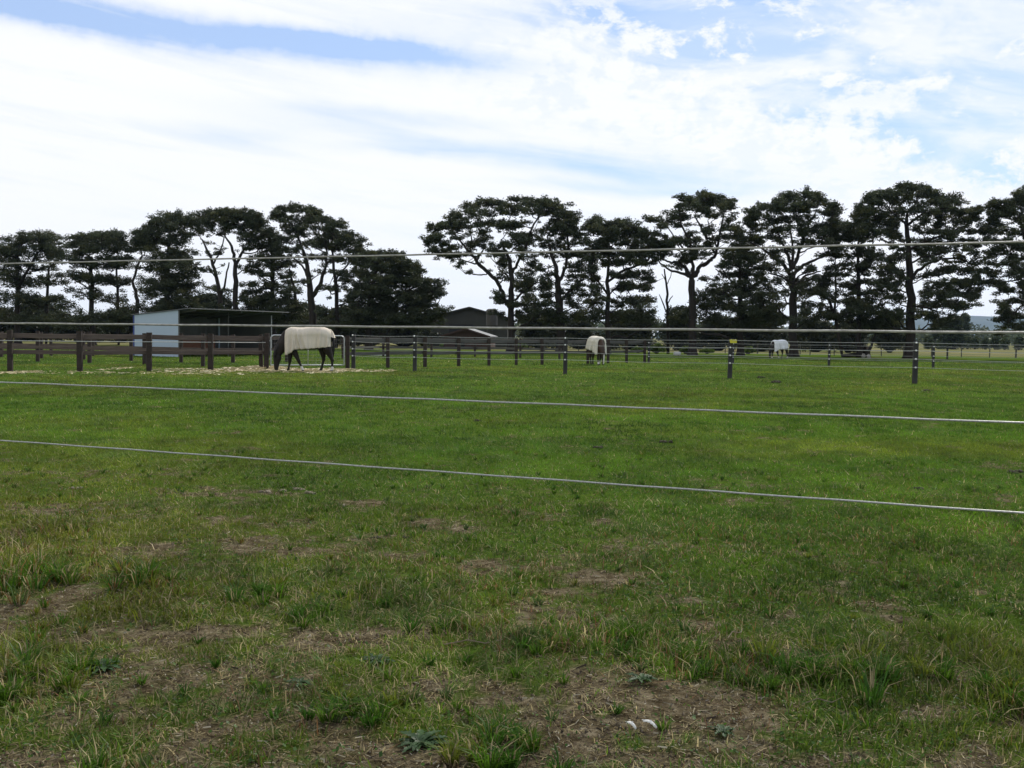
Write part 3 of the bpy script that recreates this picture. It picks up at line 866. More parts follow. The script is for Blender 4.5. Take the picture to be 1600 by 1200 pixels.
tree('broad flat topped cypress with one bare limb curving out over the barn', 89, [[(798, 548, 12), (799, 460, 9), (799, 430, 8), (797, 408, 6), (790, 392, 4), (783, 378, 2)], [(790, 472, 6), (782, 452, 6), (774, 436, 6), (762, 425, 6), (749, 414, 6), (743, 405, 5), (735, 395, 4), (722, 380, 3), (706, 362, 2)],
      [(745, 406, 4), (750, 398, 3), (756, 388, 2)], [(760, 429, 2), (750, 429, 1.5), (739, 429, 1)], [(801, 425, 5), (810, 408, 4), (822, 385, 3), (832, 355, 3), (845, 332, 2)], [(799, 440, 4), (790, 428, 3), (778, 420, 1.5)], [(735, 392, 3), (737, 375, 2), (735, 358, 1.5)],
      [(802, 470, 4), (820, 455, 3), (840, 440, 2)]],
     [(708, 336, 12, 5), (734, 324, 10, 6), (752, 318, 12, 5), (770, 318, 14, 5), (788, 320, 10, 6), (808, 316, 12, 5), (828, 314, 14, 5), (846, 317, 14, 5), (862, 318, 10, 5), (873, 321, 7, 4), (672, 353, 7, 4), (686, 355, 10, 4), (702, 352, 9, 5), (720, 338, 10, 5), (742, 334, 16, 6),
      (770, 332, 18, 6), (800, 330, 18, 6), (830, 328, 18, 6), (855, 330, 14, 5), (665, 375, 6, 6), (676, 378, 8, 6), (684, 368, 9, 4), (692, 380, 12, 5), (676, 389, 6, 3), (712, 352, 12, 6), (732, 352, 14, 6), (758, 350, 14, 6), (790, 352, 18, 6), (815, 350, 14, 5), (700, 390, 12, 3), (718, 372, 10, 4),
      (760, 368, 10, 4), (748, 382, 12, 6), (800, 368, 14, 4), (778, 384, 14, 5), (812, 380, 22, 6), (834, 370, 12, 5), (715, 386, 8, 3), (717, 413, 6, 5), (702, 400, 4, 2.5), (690, 397, 4, 2.5), (726, 396, 8, 3), (770, 398, 12, 3), (785, 404, 10, 3), (824, 400, 12, 4), (836, 415, 8, 6),
      (785, 414, 6, 4), (820, 425, 14, 4), (788, 432, 10, 4), (832, 436, 14, 5), (812, 448, 14, 4), (775, 462, 12, 5), (790, 472, 14, 5), (836, 462, 16, 5), (822, 478, 20, 6), (782, 488, 16, 5), (812, 500, 18, 6), (845, 490, 14, 6)], 9, dense=.95, fill=0.8)
tree('thick trunked cypress rising close beside the broad flat topped one', 88, [[(876, 549, 14), (874, 470, 12), (872, 435, 9), (867, 412, 6), (860, 392, 4), (855, 368, 2)], [(875, 438, 6), (884, 418, 5), (889, 390, 4), (882, 350, 2)], [(876, 470, 5), (895, 450, 4), (912, 436, 2)]],
     [(868, 336, 8, 4), (880, 333, 10, 5), (896, 337, 10, 5), (903, 342, 6, 4), (868, 350, 14, 5), (890, 352, 14, 5), (856, 364, 12, 6), (878, 368, 16, 5), (900, 362, 12, 5), (848, 380, 14, 5), (872, 385, 16, 5), (896, 380, 14, 5), (860, 398, 14, 5), (888, 397, 18, 5), (908, 398, 10, 5),
      (846, 420, 9, 4), (898, 416, 14, 5), (856, 432, 8, 4), (900, 436, 14, 5), (850, 452, 12, 5), (896, 456, 18, 6), (856, 476, 12, 6), (903, 474, 18, 8), (888, 494, 20, 8), (856, 500, 16, 6)], 10)
tree('dome shaped cypress with layered foliage behind the small rugged pony', 87, [[(950, 550, 8), (950, 470, 7), (950, 430, 5), (953, 385, 3)], [(950, 440, 4), (970, 425, 4), (995, 415, 3), (1015, 405, 2)], [(950, 460, 4), (935, 440, 3), (920, 425, 2)]],
     [(926, 342, 8, 5), (940, 349, 12, 5), (962, 351, 12, 5), (976, 347, 10, 4), (988, 354, 10, 5), (1000, 361, 10, 5), (925, 360, 14, 6), (952, 362, 18, 6), (980, 366, 18, 6), (1012, 368, 10, 5), (1026, 374, 8, 5), (930, 378, 18, 6), (962, 378, 20, 6), (995, 380, 20, 6), (1022, 386, 12, 5), (1036, 383, 5, 4),
      (940, 394, 22, 6), (975, 395, 24, 6), (1008, 396, 18, 5), (922, 410, 16, 5), (955, 412, 18, 5), (990, 410, 22, 5), (1018, 410, 12, 4), (925, 430, 14, 5), (975, 430, 18, 5), (1000, 428, 16, 5), (925, 450, 14, 5), (965, 450, 14, 5), (998, 448, 20, 6), (1020, 440, 10, 4), (930, 470, 18, 6), (975, 472, 22, 7), (1006, 468, 16, 6),
      (925, 492, 20, 8), (960, 496, 22, 8), (1000, 492, 20, 8), (1020, 505, 12, 6)], 11, dense=1.0, fill=1.0)
tree('thin dead bare tree standing in the gap of sky', 92, [[(1044, 547, 5), (1043, 490, 4.5), (1042, 450, 3.5), (1038, 420, 2)], [(1043, 492, 2.5), (1036, 474, 2), (1030, 460, 1)], [(1043, 476, 2), (1048, 466, 1.5), (1051, 462, 1)], [(1042, 445, 1.5), (1048, 432, 1.2), (1050, 420, .8)], [(1041, 440, 1.5), (1034, 428, 1)]],
     [], 12, name='dead_tree', group=None, flare=False)
tree('open crowned cypress with bare lyre shaped fork left of the yellow sign', 87, [[(1082, 553, 12), (1082, 470, 11), (1081, 438, 10)], [(1080, 434, 7), (1072, 420, 6), (1060, 411, 5), (1046, 409, 3), (1034, 405, 2)], [(1079, 432, 5), (1064, 427, 4), (1045, 421, 3), (1030, 410, 2)], [(1082, 432, 6), (1081, 400, 4), (1077, 375, 3), (1064, 350, 3), (1061, 328, 2)],
      [(1087, 430, 8), (1093, 417, 6), (1106, 410, 6), (1116, 402, 5), (1122, 382, 4), (1126, 358, 3), (1131, 335, 2)], [(1105, 372, 3), (1096, 356, 3), (1086, 338, 2)], [(1117, 395, 4), (1105, 375, 3), (1097, 360, 2)], [(1120, 388, 3), (1112, 365, 2), (1106, 345, 1.5)], [(1062, 348, 1.5), (1048, 325, .8)], [(1070, 392, 3), (1052, 368, 2), (1040, 350, 1.5)], [(1036, 346, 1), (1031, 330, .6)]],
     [(1060, 311, 7, 5), (1072, 312, 9, 4), (1084, 312, 8, 4), (1097, 306, 9, 5), (1110, 306, 10, 5), (1122, 311, 8, 5), (1138, 314, 6, 4), (1147, 320, 6, 5), (1062, 325, 7, 7), (1078, 322, 12, 5), (1098, 319, 14, 6), (1118, 322, 12, 6), (1135, 326, 8, 5), (1056, 334, 5, 6), (1068, 340, 6, 5), (1014, 343, 7, 3), (1028, 341, 9, 4), (1044, 345, 9, 3),
      (1030, 353, 8, 3), (1058, 350, 6, 4), (1100, 332, 12, 4), (1120, 338, 10, 4), (1140, 345, 5, 5), (1135, 355, 6, 5), (1108, 360, 5, 3), (1078, 366, 6, 3), (1090, 374, 9, 4), (1104, 362, 5, 3), (1126, 372, 10, 4), (1140, 370, 7, 4), (1068, 378, 9, 3), (1048, 375, 7, 3), (1035, 368, 6, 3), (1050, 386, 8, 3), (1085, 388, 8, 3), (1066, 398, 9, 3), (1040, 396, 8, 3),
      (1102, 392, 8, 5), (1110, 380, 5, 3), (1082, 404, 8, 2), (1065, 412, 6, 2), (1026, 402, 8, 3)], 13, dense=.9, fill=0.7)
tree('low dense tiered cypress under the yellow sign, between two taller ones', 88, [[(1157, 553, 10), (1157, 480, 8), (1156, 430, 5), (1154, 395, 3)], [(1157, 450, 3), (1135, 432, 2), (1118, 420, 1.5)], [(1157, 460, 3), (1178, 445, 3), (1196, 432, 2)]],
     [(1150, 392, 12, 5), (1166, 386, 12, 5), (1136, 402, 12, 5), (1160, 402, 20, 6), (1182, 402, 12, 5), (1128, 418, 12, 3), (1150, 415, 18, 5), (1176, 416, 16, 5), (1138, 430, 16, 4), (1165, 430, 18, 5), (1192, 428, 12, 4), (1108, 436, 12, 4), (1132, 444, 18, 5), (1165, 446, 20, 6), (1194, 446, 14, 5), (1102, 456, 14, 5), (1130, 460, 20, 6), (1165, 464, 24, 7),
      (1196, 464, 16, 6), (1098, 474, 14, 5), (1128, 478, 18, 6), (1165, 482, 28, 9), (1105, 494, 18, 6), (1145, 500, 28, 9), (1190, 488, 18, 6), (1185, 504, 22, 8), (1066, 488, 14, 5), (1062, 500, 16, 6)], 14, dense=1.05, fill=1.0)
tree('round topped cypress with fanned limbs directly above the white rugged horse', 85, [[(1240, 558, 13), (1239, 480, 12), (1237, 430, 11)], [(1234, 428, 6), (1222, 410, 5), (1205, 398, 4), (1190, 388, 3), (1172, 378, 2)], [(1236, 420, 6), (1232, 400, 5), (1222, 380, 3), (1214, 360, 2)], [(1239, 418, 7), (1247, 397, 5), (1254, 375, 4), (1264, 350, 3), (1276, 330, 2)],
      [(1241, 428, 6), (1255, 414, 5), (1272, 407, 4), (1290, 400, 2)], [(1238, 412, 5), (1238, 380, 3), (1233, 345, 2)], [(1243, 445, 4), (1260, 430, 3), (1282, 424, 2)], [(1237, 445, 4), (1222, 432, 3), (1200, 426, 2)]],
     [(1172, 327, 8, 4), (1186, 322, 9, 5), (1200, 322, 8, 4), (1212, 318, 6, 5), (1222, 308, 10, 5), (1238, 308, 8, 5), (1252, 306, 9, 5), (1268, 304, 10, 5), (1282, 310, 9, 6), (1296, 318, 8, 6), (1302, 328, 6, 8), (1175, 340, 8, 4), (1188, 336, 10, 4), (1216, 328, 12, 6), (1242, 323, 16, 7), (1268, 322, 16, 7), (1290, 334, 10, 6), (1301, 346, 6, 5),
      (1165, 347, 9, 5), (1152, 356, 9, 5), (1175, 357, 12, 6), (1205, 345, 14, 5), (1232, 342, 16, 6), (1262, 342, 14, 5), (1284, 352, 12, 5), (1150, 368, 7, 4), (1166, 370, 12, 4), (1198, 362, 14, 5), (1228, 360, 14, 5), (1258, 362, 14, 6), (1282, 366, 14, 6), (1300, 362, 6, 5), (1155, 381, 10, 3), (1182, 378, 12, 4), (1212, 376, 12, 4), (1250, 380, 14, 4), (1276, 381, 18, 6), (1300, 382, 10, 6),
      (1205, 392, 10, 3), (1232, 392, 8, 3), (1215, 408, 10, 3), (1200, 420, 14, 3), (1260, 420, 14, 3), (1214, 440, 10, 4), (1250, 440, 16, 4), (1280, 436, 12, 4), (1218, 458, 12, 5), (1258, 456, 16, 6), (1285, 458, 12, 5), (1215, 478, 16, 6), (1262, 478, 18, 6), (1225, 498, 20, 8), (1262, 498, 18, 8), (1290, 488, 14, 6)], 15, dense=1.0)
tree('thin see-through cypress with short level branches left of the tallest one', 86, [[(1343, 556, 8), (1342, 470, 7), (1341, 400, 4), (1340, 352, 1.5)], [(1316, 556, 6), (1306, 500, 5), (1296, 470, 4), (1285, 455, 2)], [(1303, 492, 4), (1306, 450, 3), (1305, 400, 1.5)]],
     [(1306, 357, 8, 2.5), (1322, 354, 9, 3), (1340, 350, 7, 3), (1310, 366, 10, 2.5), (1332, 364, 12, 3), (1350, 362, 8, 3), (1300, 376, 8, 2.5), (1325, 376, 12, 3), (1350, 376, 10, 3), (1308, 388, 12, 3), (1335, 388, 12, 3), (1358, 390, 8, 3), (1298, 400, 10, 3), (1325, 400, 12, 3), (1352, 402, 12, 3), (1308, 414, 14, 3), (1336, 414, 14, 3), (1362, 410, 12, 4),
      (1290, 428, 12, 3), (1322, 428, 16, 3), (1352, 424, 14, 4), (1282, 442, 12, 4), (1306, 444, 12, 4), (1336, 442, 14, 4), (1362, 440, 12, 4), (1328, 456, 16, 6), (1355, 458, 16, 6), (1285, 462, 12, 4), (1310, 472, 10, 3), (1336, 476, 18, 6), (1362, 478, 16, 7), (1325, 494, 20, 7), (1358, 498, 22, 8), (1290, 495, 14, 5)], 16, dense=.9, fill=0.8)
tree('tallest and broadest cypress, dark thick single trunk, on the right', 84, [[(1421, 559, 15), (1423, 480, 13), (1422, 430, 11), (1419, 385, 8), (1416, 350, 6), (1418, 330, 3)], [(1423, 438, 5), (1434, 422, 5), (1450, 412, 4), (1475, 404, 3), (1500, 404, 3), (1520, 414, 2)], [(1418, 352, 4), (1428, 344, 4), (1442, 334, 2)], [(1415, 350, 4), (1402, 338, 3), (1390, 328, 2)], [(1421, 436, 4), (1405, 430, 3), (1385, 424, 2)],
      [(1421, 390, 4), (1440, 380, 4), (1465, 370, 3), (1490, 360, 2), (1510, 352, 2)], [(1423, 478, 4), (1445, 480, 3), (1468, 488, 2)], [(1422, 412, 3), (1440, 402, 3), (1465, 398, 2)], [(1420, 398, 4), (1400, 385, 3), (1375, 372, 2)]],
     [(1356, 307, 7, 5), (1366, 304, 6, 4), (1378, 307, 7, 5), (1390, 303, 5, 5), (1402, 297, 7, 5), (1414, 294, 9, 5), (1430, 292, 10, 4), (1444, 296, 8, 5), (1454, 303, 6, 6), (1466, 310, 7, 4), (1478, 315, 6, 5), (1490, 308, 7, 6), (1498, 316, 5, 6), (1350, 320, 6, 4), (1366, 318, 12, 6), (1388, 315, 13, 6), (1412, 308, 16, 7), (1436, 308, 14, 7), (1456, 318, 12, 6), (1480, 326, 12, 5),
      (1341, 330, 5, 3), (1352, 334, 9, 4), (1370, 332, 13, 6), (1395, 330, 16, 6), (1422, 325, 18, 7), (1450, 332, 16, 6), (1476, 338, 12, 5), (1496, 336, 8, 5), (1508, 330, 7, 4), (1519, 333, 6, 4), (1528, 327, 5, 3), (1342, 346, 8, 3), (1358, 348, 11, 5), (1378, 346, 13, 5), (1400, 344, 12, 5), (1450, 346, 14, 4), (1472, 350, 12, 5), (1498, 346, 12, 5), (1520, 344, 9, 4),
      (1345, 364, 9, 4), (1365, 364, 12, 5), (1388, 360, 12, 5), (1405, 372, 14, 4), (1440, 358, 12, 3), (1462, 362, 12, 4), (1486, 364, 12, 4), (1510, 360, 12, 5), (1532, 356, 9, 5), (1543, 364, 6, 5), (1450, 376, 14, 3), (1480, 378, 16, 4), (1510, 376, 13, 4), (1532, 376, 9, 4), (1440, 388, 12, 3), (1465, 392, 15, 3), (1500, 388, 16, 4), (1526, 392, 12, 4),
      (1368, 398, 12, 5), (1388, 408, 14, 5), (1408, 400, 10, 4), (1450, 406, 12, 3), (1490, 408, 14, 3), (1525, 408, 14, 4), (1545, 400, 8, 5), (1382, 420, 16, 5), (1405, 424, 12, 5), (1445, 432, 12, 3), (1470, 424, 14, 3), (1500, 422, 18, 4), (1530, 424, 12, 5), (1380, 440, 16, 6), (1402, 448, 14, 6), (1452, 446, 12, 4), (1478, 442, 18, 4), (1508, 440, 16, 5), (1530, 442, 8, 4),
      (1375, 462, 16, 6), (1400, 470, 14, 7), (1446, 462, 12, 4), (1475, 458, 16, 5), (1505, 460, 18, 5), (1524, 466, 7, 5), (1380, 484, 16, 7), (1402, 492, 14, 7), (1448, 476, 16, 5), (1480, 474, 18, 5), (1512, 478, 9, 4), (1500, 482, 12, 4), (1440, 492, 14, 6), (1466, 494, 18, 5), (1474, 506, 14, 5), (1385, 504, 16, 7)], 17, dense=1.0)
tree('cypress at the right edge with drooping foliage against the blue hills', 82, [[(1622, 561, 13), (1620, 470, 10), (1612, 410, 7), (1600, 365, 5), (1592, 335, 3)], [(1618, 450, 4), (1595, 436, 3), (1572, 440, 2), (1560, 455, 1.5)], [(1618, 480, 3), (1598, 476, 2.5), (1582, 492, 2), (1574, 505, 1.5)], [(1612, 410, 4), (1590, 400, 3), (1565, 395, 2)], [(1619, 420, 5), (1640, 390, 4), (1655, 360, 2)]],
     [(1552, 317, 6, 6), (1564, 320, 9, 5), (1578, 318, 9, 5), (1588, 306, 6, 7), (1600, 301, 9, 6), (1552, 330, 7, 6), (1570, 332, 12, 6), (1592, 324, 14, 8), (1548, 345, 5, 4), (1560, 350, 8, 4), (1584, 342, 12, 5), (1604, 345, 10, 7), (1554, 362, 9, 4), (1576, 358, 8, 3), (1594, 366, 10, 5), (1556, 378, 12, 5), (1580, 382, 14, 5), (1602, 388, 12, 6),
      (1560, 396, 14, 5), (1584, 400, 14, 6), (1552, 410, 8, 4), (1576, 414, 14, 5), (1598, 418, 12, 6), (1552, 426, 9, 4), (1578, 430, 12, 5), (1600, 438, 10, 5), (1546, 440, 5, 3), (1562, 444, 7, 3), (1598, 452, 9, 4), (1576, 456, 6, 3), (1598, 468, 7, 3), (1571, 474, 7, 4), (1566, 486, 8, 4), (1577, 492, 9, 4), (1562, 500, 6, 3), (1572, 507, 10, 5), (1596, 494, 9, 4), (1600, 508, 10, 5),
      (1570, 519, 12, 5), (1620, 315, 18, 8), (1625, 340, 20, 8), (1640, 365, 20, 8), (1632, 395, 20, 8), (1645, 420, 18, 8), (1630, 450, 16, 7), (1640, 480, 18, 8), (1625, 505, 16, 7)], 18)
# low tree between the trunks at the right: leaning double stump with limbs
tree('short leaning double trunked tree just left of the tallest cypress', 87, [[(1354, 558, 9), (1346, 540, 6), (1338, 525, 5)], [(1354, 556, 6), (1362, 540, 4), (1368, 522, 3)], [(1348, 545, 3), (1330, 536, 2), (1312, 538, 1)]],
     [(1338, 515, 16, 7), (1368, 512, 16, 7), (1320, 520, 10, 5), (1354, 505, 16, 7)], 19, name='small_tree', group=None, dense=1.2)

# dark shrubs and young trees behind the windbreak
shrub_leaf = leaf_tree


def shrub(label, px, topy, w, D, seed, base=(.035, .045, .018), name='shrub', group='shrubs behind the cypress row', size=.26, per=60, basey=None):
    rg = np.random.default_rng(seed)
    k = D / F
    org = at(px, hor(px), D); org[2] = 0
    H = at(px, topy, D)[2]; a = w / 2 * k
    root = empty(name, tuple(org), label, 'shrub' if name != 'young_tree' else 'tree', group)
    cl = []; mb = MB()
    n = int(50 + 10 * a * H)
    for _ in range(n):
        z = rg.random() ** .8
        wr = a * (1 - .55 * z ** 2.2)
        th = rg.random() * 6.283; q = math.sqrt(rg.random())
        s = rg.uniform(.5, 1.0) * min(1.0, H * .22)
        p = np.array([math.cos(th) * q * wr, math.sin(th) * q * wr * .8, .25 + z * (H - .5 - .3 * q)])
        cl.append((*p, s, s, s * .7))
        if rg.random() < .4:
            mb.tube([(p[0] * .08, p[1] * .08, .0), (p[0] * .4, p[1] * .4, p[2] * .5), tuple(p)], [.09, .05, .02], 5)
    mb.tube([(0, 0, -.1), (0, 0, H * .4), (.1, .1, H * .75)], [.14, .09, .04], 6)
    mb.build('stem', bark, root)
    V, Fc, C = leaves(cl, per, size, rg, base, var=.7)
    npmesh('foliage', V, Fc, shrub_leaf, root, col=C)
    return root


SHR = [(-20, 488, 110, 124, 'dark shrub at the left edge behind the rail fence'), (60, 495, 90, 128, 'dark shrub below the leftmost whole cypress'), (128, 497, 80, 122, 'dark shrub below the flat topped cypress on the left'), (190, 500, 70, 126, 'dark shrub touching the left end of the pale shelter'),
       (330, 488, 90, 126, 'dark shrub hidden behind the open shelter roof'), (405, 492, 90, 122, 'dark shrub behind the right end of the open shelter'), (478, 494, 80, 124, 'dark shrub right above the rugged horse'),
       (545, 492, 90, 120, 'dark shrub at the foot of the low spreading cypress'), (630, 500, 100, 122, 'dark shrub left of the barn under the spreading cypress'),
       (845, 498, 80, 116, 'dark shrub right of the barn between two trunks'), (905, 494, 80, 118, 'dark shrub left of the small pony'), (985, 492, 100, 120, 'dark shrub between the small pony and the dead tree'), (1062, 498, 70, 118, 'dark shrub behind the lyre forked cypress'),
       (1125, 490, 90, 120, 'dark shrub left of the yellow sign post'), (1190, 488, 90, 118, 'dark shrub left of the white rugged horse'), (1275, 500, 80, 122, 'dark shrub right of the white rugged horse'), (1325, 500, 70, 118, 'dark shrub below the thin see-through cypress'), (1390, 503, 60, 124, 'dark shrub touching the trunk of the tallest cypress')]
for i, (px, ty, w, D, lab) in enumerate(SHR):
    shrub(lab, px, ty - (12 if px < 700 else 2) - [0, 14, -6, 8, 18, -4, 10, 2][i % 8], w * (1.12 if px < 700 else .86), D, 200 + i, base=(.028, .034, .014))
for i, (px, ty, w, D, lab) in enumerate([(1027, 533, 30, 92, 'bright green bush between the rail fence end and the open forked cypress'), (1072, 537, 18, 93, 'small bright bush beside the pale drum'), (997, 538, 20, 94, 'yellow green bush behind the last rail fence posts'),
                                        (1170, 538, 22, 96, 'low bright bush right of the yellow sign'), (1105, 540, 20, 95, 'low yellow green bush right of the open forked cypress'), (812, 530, 26, 112, 'pale green bush right of the little red shed'), (700, 532, 24, 112, 'green bush against the left side of the red shed')]):
    shrub(lab, px, ty, w, D, 260 + i, base=(.10, .15, .035), group='bright low bushes under the trees', size=.2, per=40)
# far right: scrub, planted saplings and the far tree line
for i, (px, ty, w, D, lab) in enumerate([(1488, 492, 34, 190, 'rounded dark tree left of the distant saplings'), (1470, 498, 30, 200, 'round dark tree just right of the tallest trunk'), (1507, 489, 12, 260, 'slim grey green tree standing against the blue hill')]):
    shrub(lab, px, ty, w, D, 290 + i, group=None, name='young_tree', size=.34, base=(.04, .055, .026))
for i, (px, ty, w) in enumerate([(1489, 524, 14), (1512, 524, 16), (1523, 526, 12), (1540, 527, 14), (1555, 525, 16), (1570, 527, 12), (1592, 524, 16), (1612, 525, 16), (1450, 523, 10)]):
    shrub('young tree in the pale far field, ' + ['first of its line', 'second of its line', 'third and slimmest of the line', 'fourth of the line, round', 'fifth and widest of the line', 'sixth of the line, low', 'seventh, near the photo edge', 'beyond the photo edge', 'alone beside the tallest trunk'][i],
          px, ty, w, 210 - i * 3, 300 + i, group='young trees in the far field', name='young_tree', size=.3, per=30, base=(.05, .07, .03))


def far_wood():
    rg = np.random.default_rng(9)
    cl = []
    for i in range(900):
        D = rg.uniform(420, 560); x = rg.uniform(-420, 420)
        h = 6.5 + 4 * fbm(np.array([x * .03]), np.array([D * .02]), 5, 3)[0]
        cl.append((x, D, h * rg.uniform(.15, .9), rg.uniform(3, 6), rg.uniform(3, 6), rg.uniform(2, 3.5)))
    V, Fc, C = leaves(cl, 70, 1.6, rg, (.06, .075, .035))
    o = npmesh('far_wood', V, Fc, leaf_tree, col=C)
    tag(o, 'distant continuous tree line along the horizon below the hills', 'wood', kind='stuff')


far_wood()

# hills
def hills():
    xs_ = np.linspace(-2600, 3400, 240); ys_ = np.linspace(3200, 4900, 24)
    X, Y = np.meshgrid(xs_, ys_)
    t = (Y - 3200) / 1700
    pxs = 800 + X / 4000 * 1600
    prof = 78 + 26 * sstep(1380, 1420, pxs) * (1 - .3 * sstep(1440, 1475, pxs)) + 30 * (fbm(X / 700, X * 0, 3, 4) - .5) + 18 * sstep(1515, 1590, pxs) + 14 * np.exp(-((pxs - 1518) / 14) ** 2)
    prof = prof * sstep(900, 1440, pxs)
    Z = prof * np.sin(np.clip(t * 1.25, 0, 1) * np.pi / 2) ** .8 + 14 * (fbm(X / 160, Y / 160, 9, 4) - .5) * sstep(0, .3, t) - 3 + 0 * X
    i_ = np.arange(X.size).reshape(X.shape)
    Q = np.stack([i_[:-1, :-1], i_[:-1, 1:], i_[1:, 1:], i_[1:, :-1]], -1).reshape(-1, 4)
    o = npmesh('hills', np.stack([X, Y, Z], -1).reshape(-1, 3), Q, plain('hill_forest', (.04, .06, .05), (.025, .04, .035), .01, 1.0), smooth=True)
    tag(o, 'low wooded hills on the horizon at the far right', kind='structure')


hills()

# ------------------------------------------------------------------ air
def haze():
    x0, x1, y0, y1, z0, z1 = -4400, 4400, -80, 5400, -6, 170
    mb = MB()
    V = [(x, y, z) for z in (z0, z1) for y in (y0, y1) for x in (x0, x1)]
    mb.add(V, [(0, 2, 3, 1), (4, 5, 7, 6), (0, 1, 5, 4), (2, 6, 7, 3), (0, 4, 6, 2), (1, 3, 7, 5)])
    m = bpy.data.materials.new('air'); m.use_nodes = True
    nt3 = m.node_tree; nt3.nodes.clear()
    o_ = N(nt3, 'ShaderNodeOutputMaterial'); v = N(nt3, 'ShaderNodeVolumePrincipled')
    v.inputs['Color'].default_value = (.45, .68, 1.0, 1); v.inputs['Density'].default_value = 0.000055
    v.inputs['Anisotropy'].default_value = .3
    nt3.links.new(v.outputs[0], o_.inputs['Volume'])
    o = mb.build('haze', m)
    tag(o, 'thin blue haze that softens the distant hills', kind='stuff')


haze()

# ------------------------------------------------------------------ timber rail fences
wood = plain('weathered_dark_timber', (.056, .043, .035), (.028, .021, .018), 2.2, .85, bump=.5, stretch=(1, 1, 6), spec=.2)
wood_grey = plain('silvered_rail_timber', (.115, .110, .098), (.066, .062, .055), 2.6, .85, bump=.5, stretch=(.7, .7, 9), spec=.2)
wood_rail = plain('weathered_rail_timber', (.135, .104, .086), (.072, .053, .043), 2.6, .85, bump=.5, stretch=(.7, .7, 9), spec=.2)
wood_blk = plain('black_painted_post_timber', (.05, .048, .045), (.02, .02, .02), 3.0, .8, bump=.3, stretch=(1, 1, .3), spec=.3)
white_pl = plain('white_insulator_plastic', (.8, .8, .78), (.7, .7, .68), 5, .4)
tape_m = plain('white_fence_wire', (.50, .50, .46), (.38, .38, .35), 20, .5)
galv = plain('galvanised_pipe', (.55, .56, .56), (.42, .43, .44), 12, .45, metal=.6)
wire_m = plain('fine_wire', (.35, .34, .32), (.25, .25, .24), 12, .6, metal=.3)


def post_mesh(h, w, rg, round_=False):
    mb = MB()
    q = rg.normal(0, .012, 2)
    if round_:
        mb.tube([(0, 0, -.15), (0, 0, .2), (q[0], q[1], h - .04), (q[0], q[1], h)], [w / 2, w / 2, w / 2 * .97, w / 2 * .8], 10)
    else:
        mb.box((0, 0, -.15), (q[0], q[1], h), w, w * .85, up=(0, 1, 0), ch=.14)
    return mb


def rail_fence(pts, H, label, w=.16, seed=0, rails=((.875, .16), (.475, .135)), group='timber rail fences', tape=None, rails_on=True, rmat=None):
    """posts at pts, boards nailed behind them bay by bay"""
    rg = np.random.default_rng(seed)
    root = empty('rail_fence', (pts[0][0], pts[0][1], 0), label, 'fence', group)
    o0 = np.array([pts[0][0], pts[0][1], 0])
    P = [np.array([p[0], p[1], 0]) - o0 for p in pts]
    for p in P:
        ob = post_mesh(H * rg.uniform(.985, 1.02), w * rg.uniform(.93, 1.07), rg).build('post', wood, root)
        ob.location = tuple(p)
    for i in range(len(P) - 1):
        if not rails_on: break
        d = P[i + 1] - P[i]; ln = np.linalg.norm(d); d /= ln
        back = np.array([-d[1], d[0], 0]) * (w * .5 + .025)
        for fz, hh in rails:
            za = H * fz + rg.normal(0, .012); zb = H * fz + rg.normal(0, .012)
            mb = MB()
            a = P[i] + back - d * (.10 if i % 2 else .02) + np.array([0, 0, za]); b_ = P[i + 1] + back + d * (.02 if i % 2 else .10) + np.array([0, 0, zb])
            if i % 2: a += back * .06; b_ += back * .06
            m_ = (a + b_) / 2 + np.array([0, 0, -rg.random() * .018])
            mb.box(a, m_, .045, hh * rg.uniform(.95, 1.05)); mb.box(m_, b_, .045, hh * rg.uniform(.95, 1.0))
            mb.build('rail', rmat or wood_rail, root)
    if tape:
        mb = MB()
        Q = [p + np.array([0, -w * .55 - .03, tape * H]) for p in P]
        mb.tube(Q, .012, 5)
        mb.build('wire', tape_m, root)
    return root


# near run, from beyond the left edge to the gate
A = [ground(16, 580.5), ground(125, 581), ground(233, 580), ground(329, 579), ground(416, 577.5)]
A0 = 2 * A[0] - A[1]; A00 = 2 * A0 - A[0]
rail_fence([A00, A0] + A, 1.37, 'nearest two rail brown timber fence, left of the gate and the rugged horse', w=.17, seed=3, tape=.755)
gateR = ground(543, 577)
# run right of the gate
Bp = [gateR] + [ground(x, y) for x, y in [(606, 575), (664, 573.6), (716.6, 572), (764, 571.4), (806.5, 570.7), (847, 570.2), (884, 569.6), (918.5, 568.9), (950, 568.2), (979, 567.4), (1007, 566.7)]]
l0, l1 = Bp[1], Bp[-1]
Bf = [Bp[0]]
for p in Bp[1:]:
    # keep the run straight: project onto the line along each sight line
    t = p[0] / p[1]; d = l1 - l0
    s = (l0[1] * t - l0[0]) / (d[0] - d[1] * t); Bf.append(l0 + d * s)
rail_fence(Bf, 1.32, 'long two rail timber fence running away right of the gate', w=.15, seed=5, rmat=wood_grey)
rail_fence([A[-1] + np.array([-.25, .25, 0]), ground(317, 573), ground(226, 569.5), ground(140, 567.5), ground(59, 565.6), 2 * ground(59, 565.6) - ground(140, 567.5)], 1.34, 'middle timber fence behind the nearest one, ending at the gate post', w=.15, seed=6)
rail_fence([ground(448, 565.5), ground(364, 566.9), ground(283, 566.6), ground(205, 564), ground(131, 562), ground(65, 560), 2 * ground(65, 560) - ground(131, 562)], 1.32, 'third timber fence further back, passing in front of the pale shelter', w=.15, seed=7)
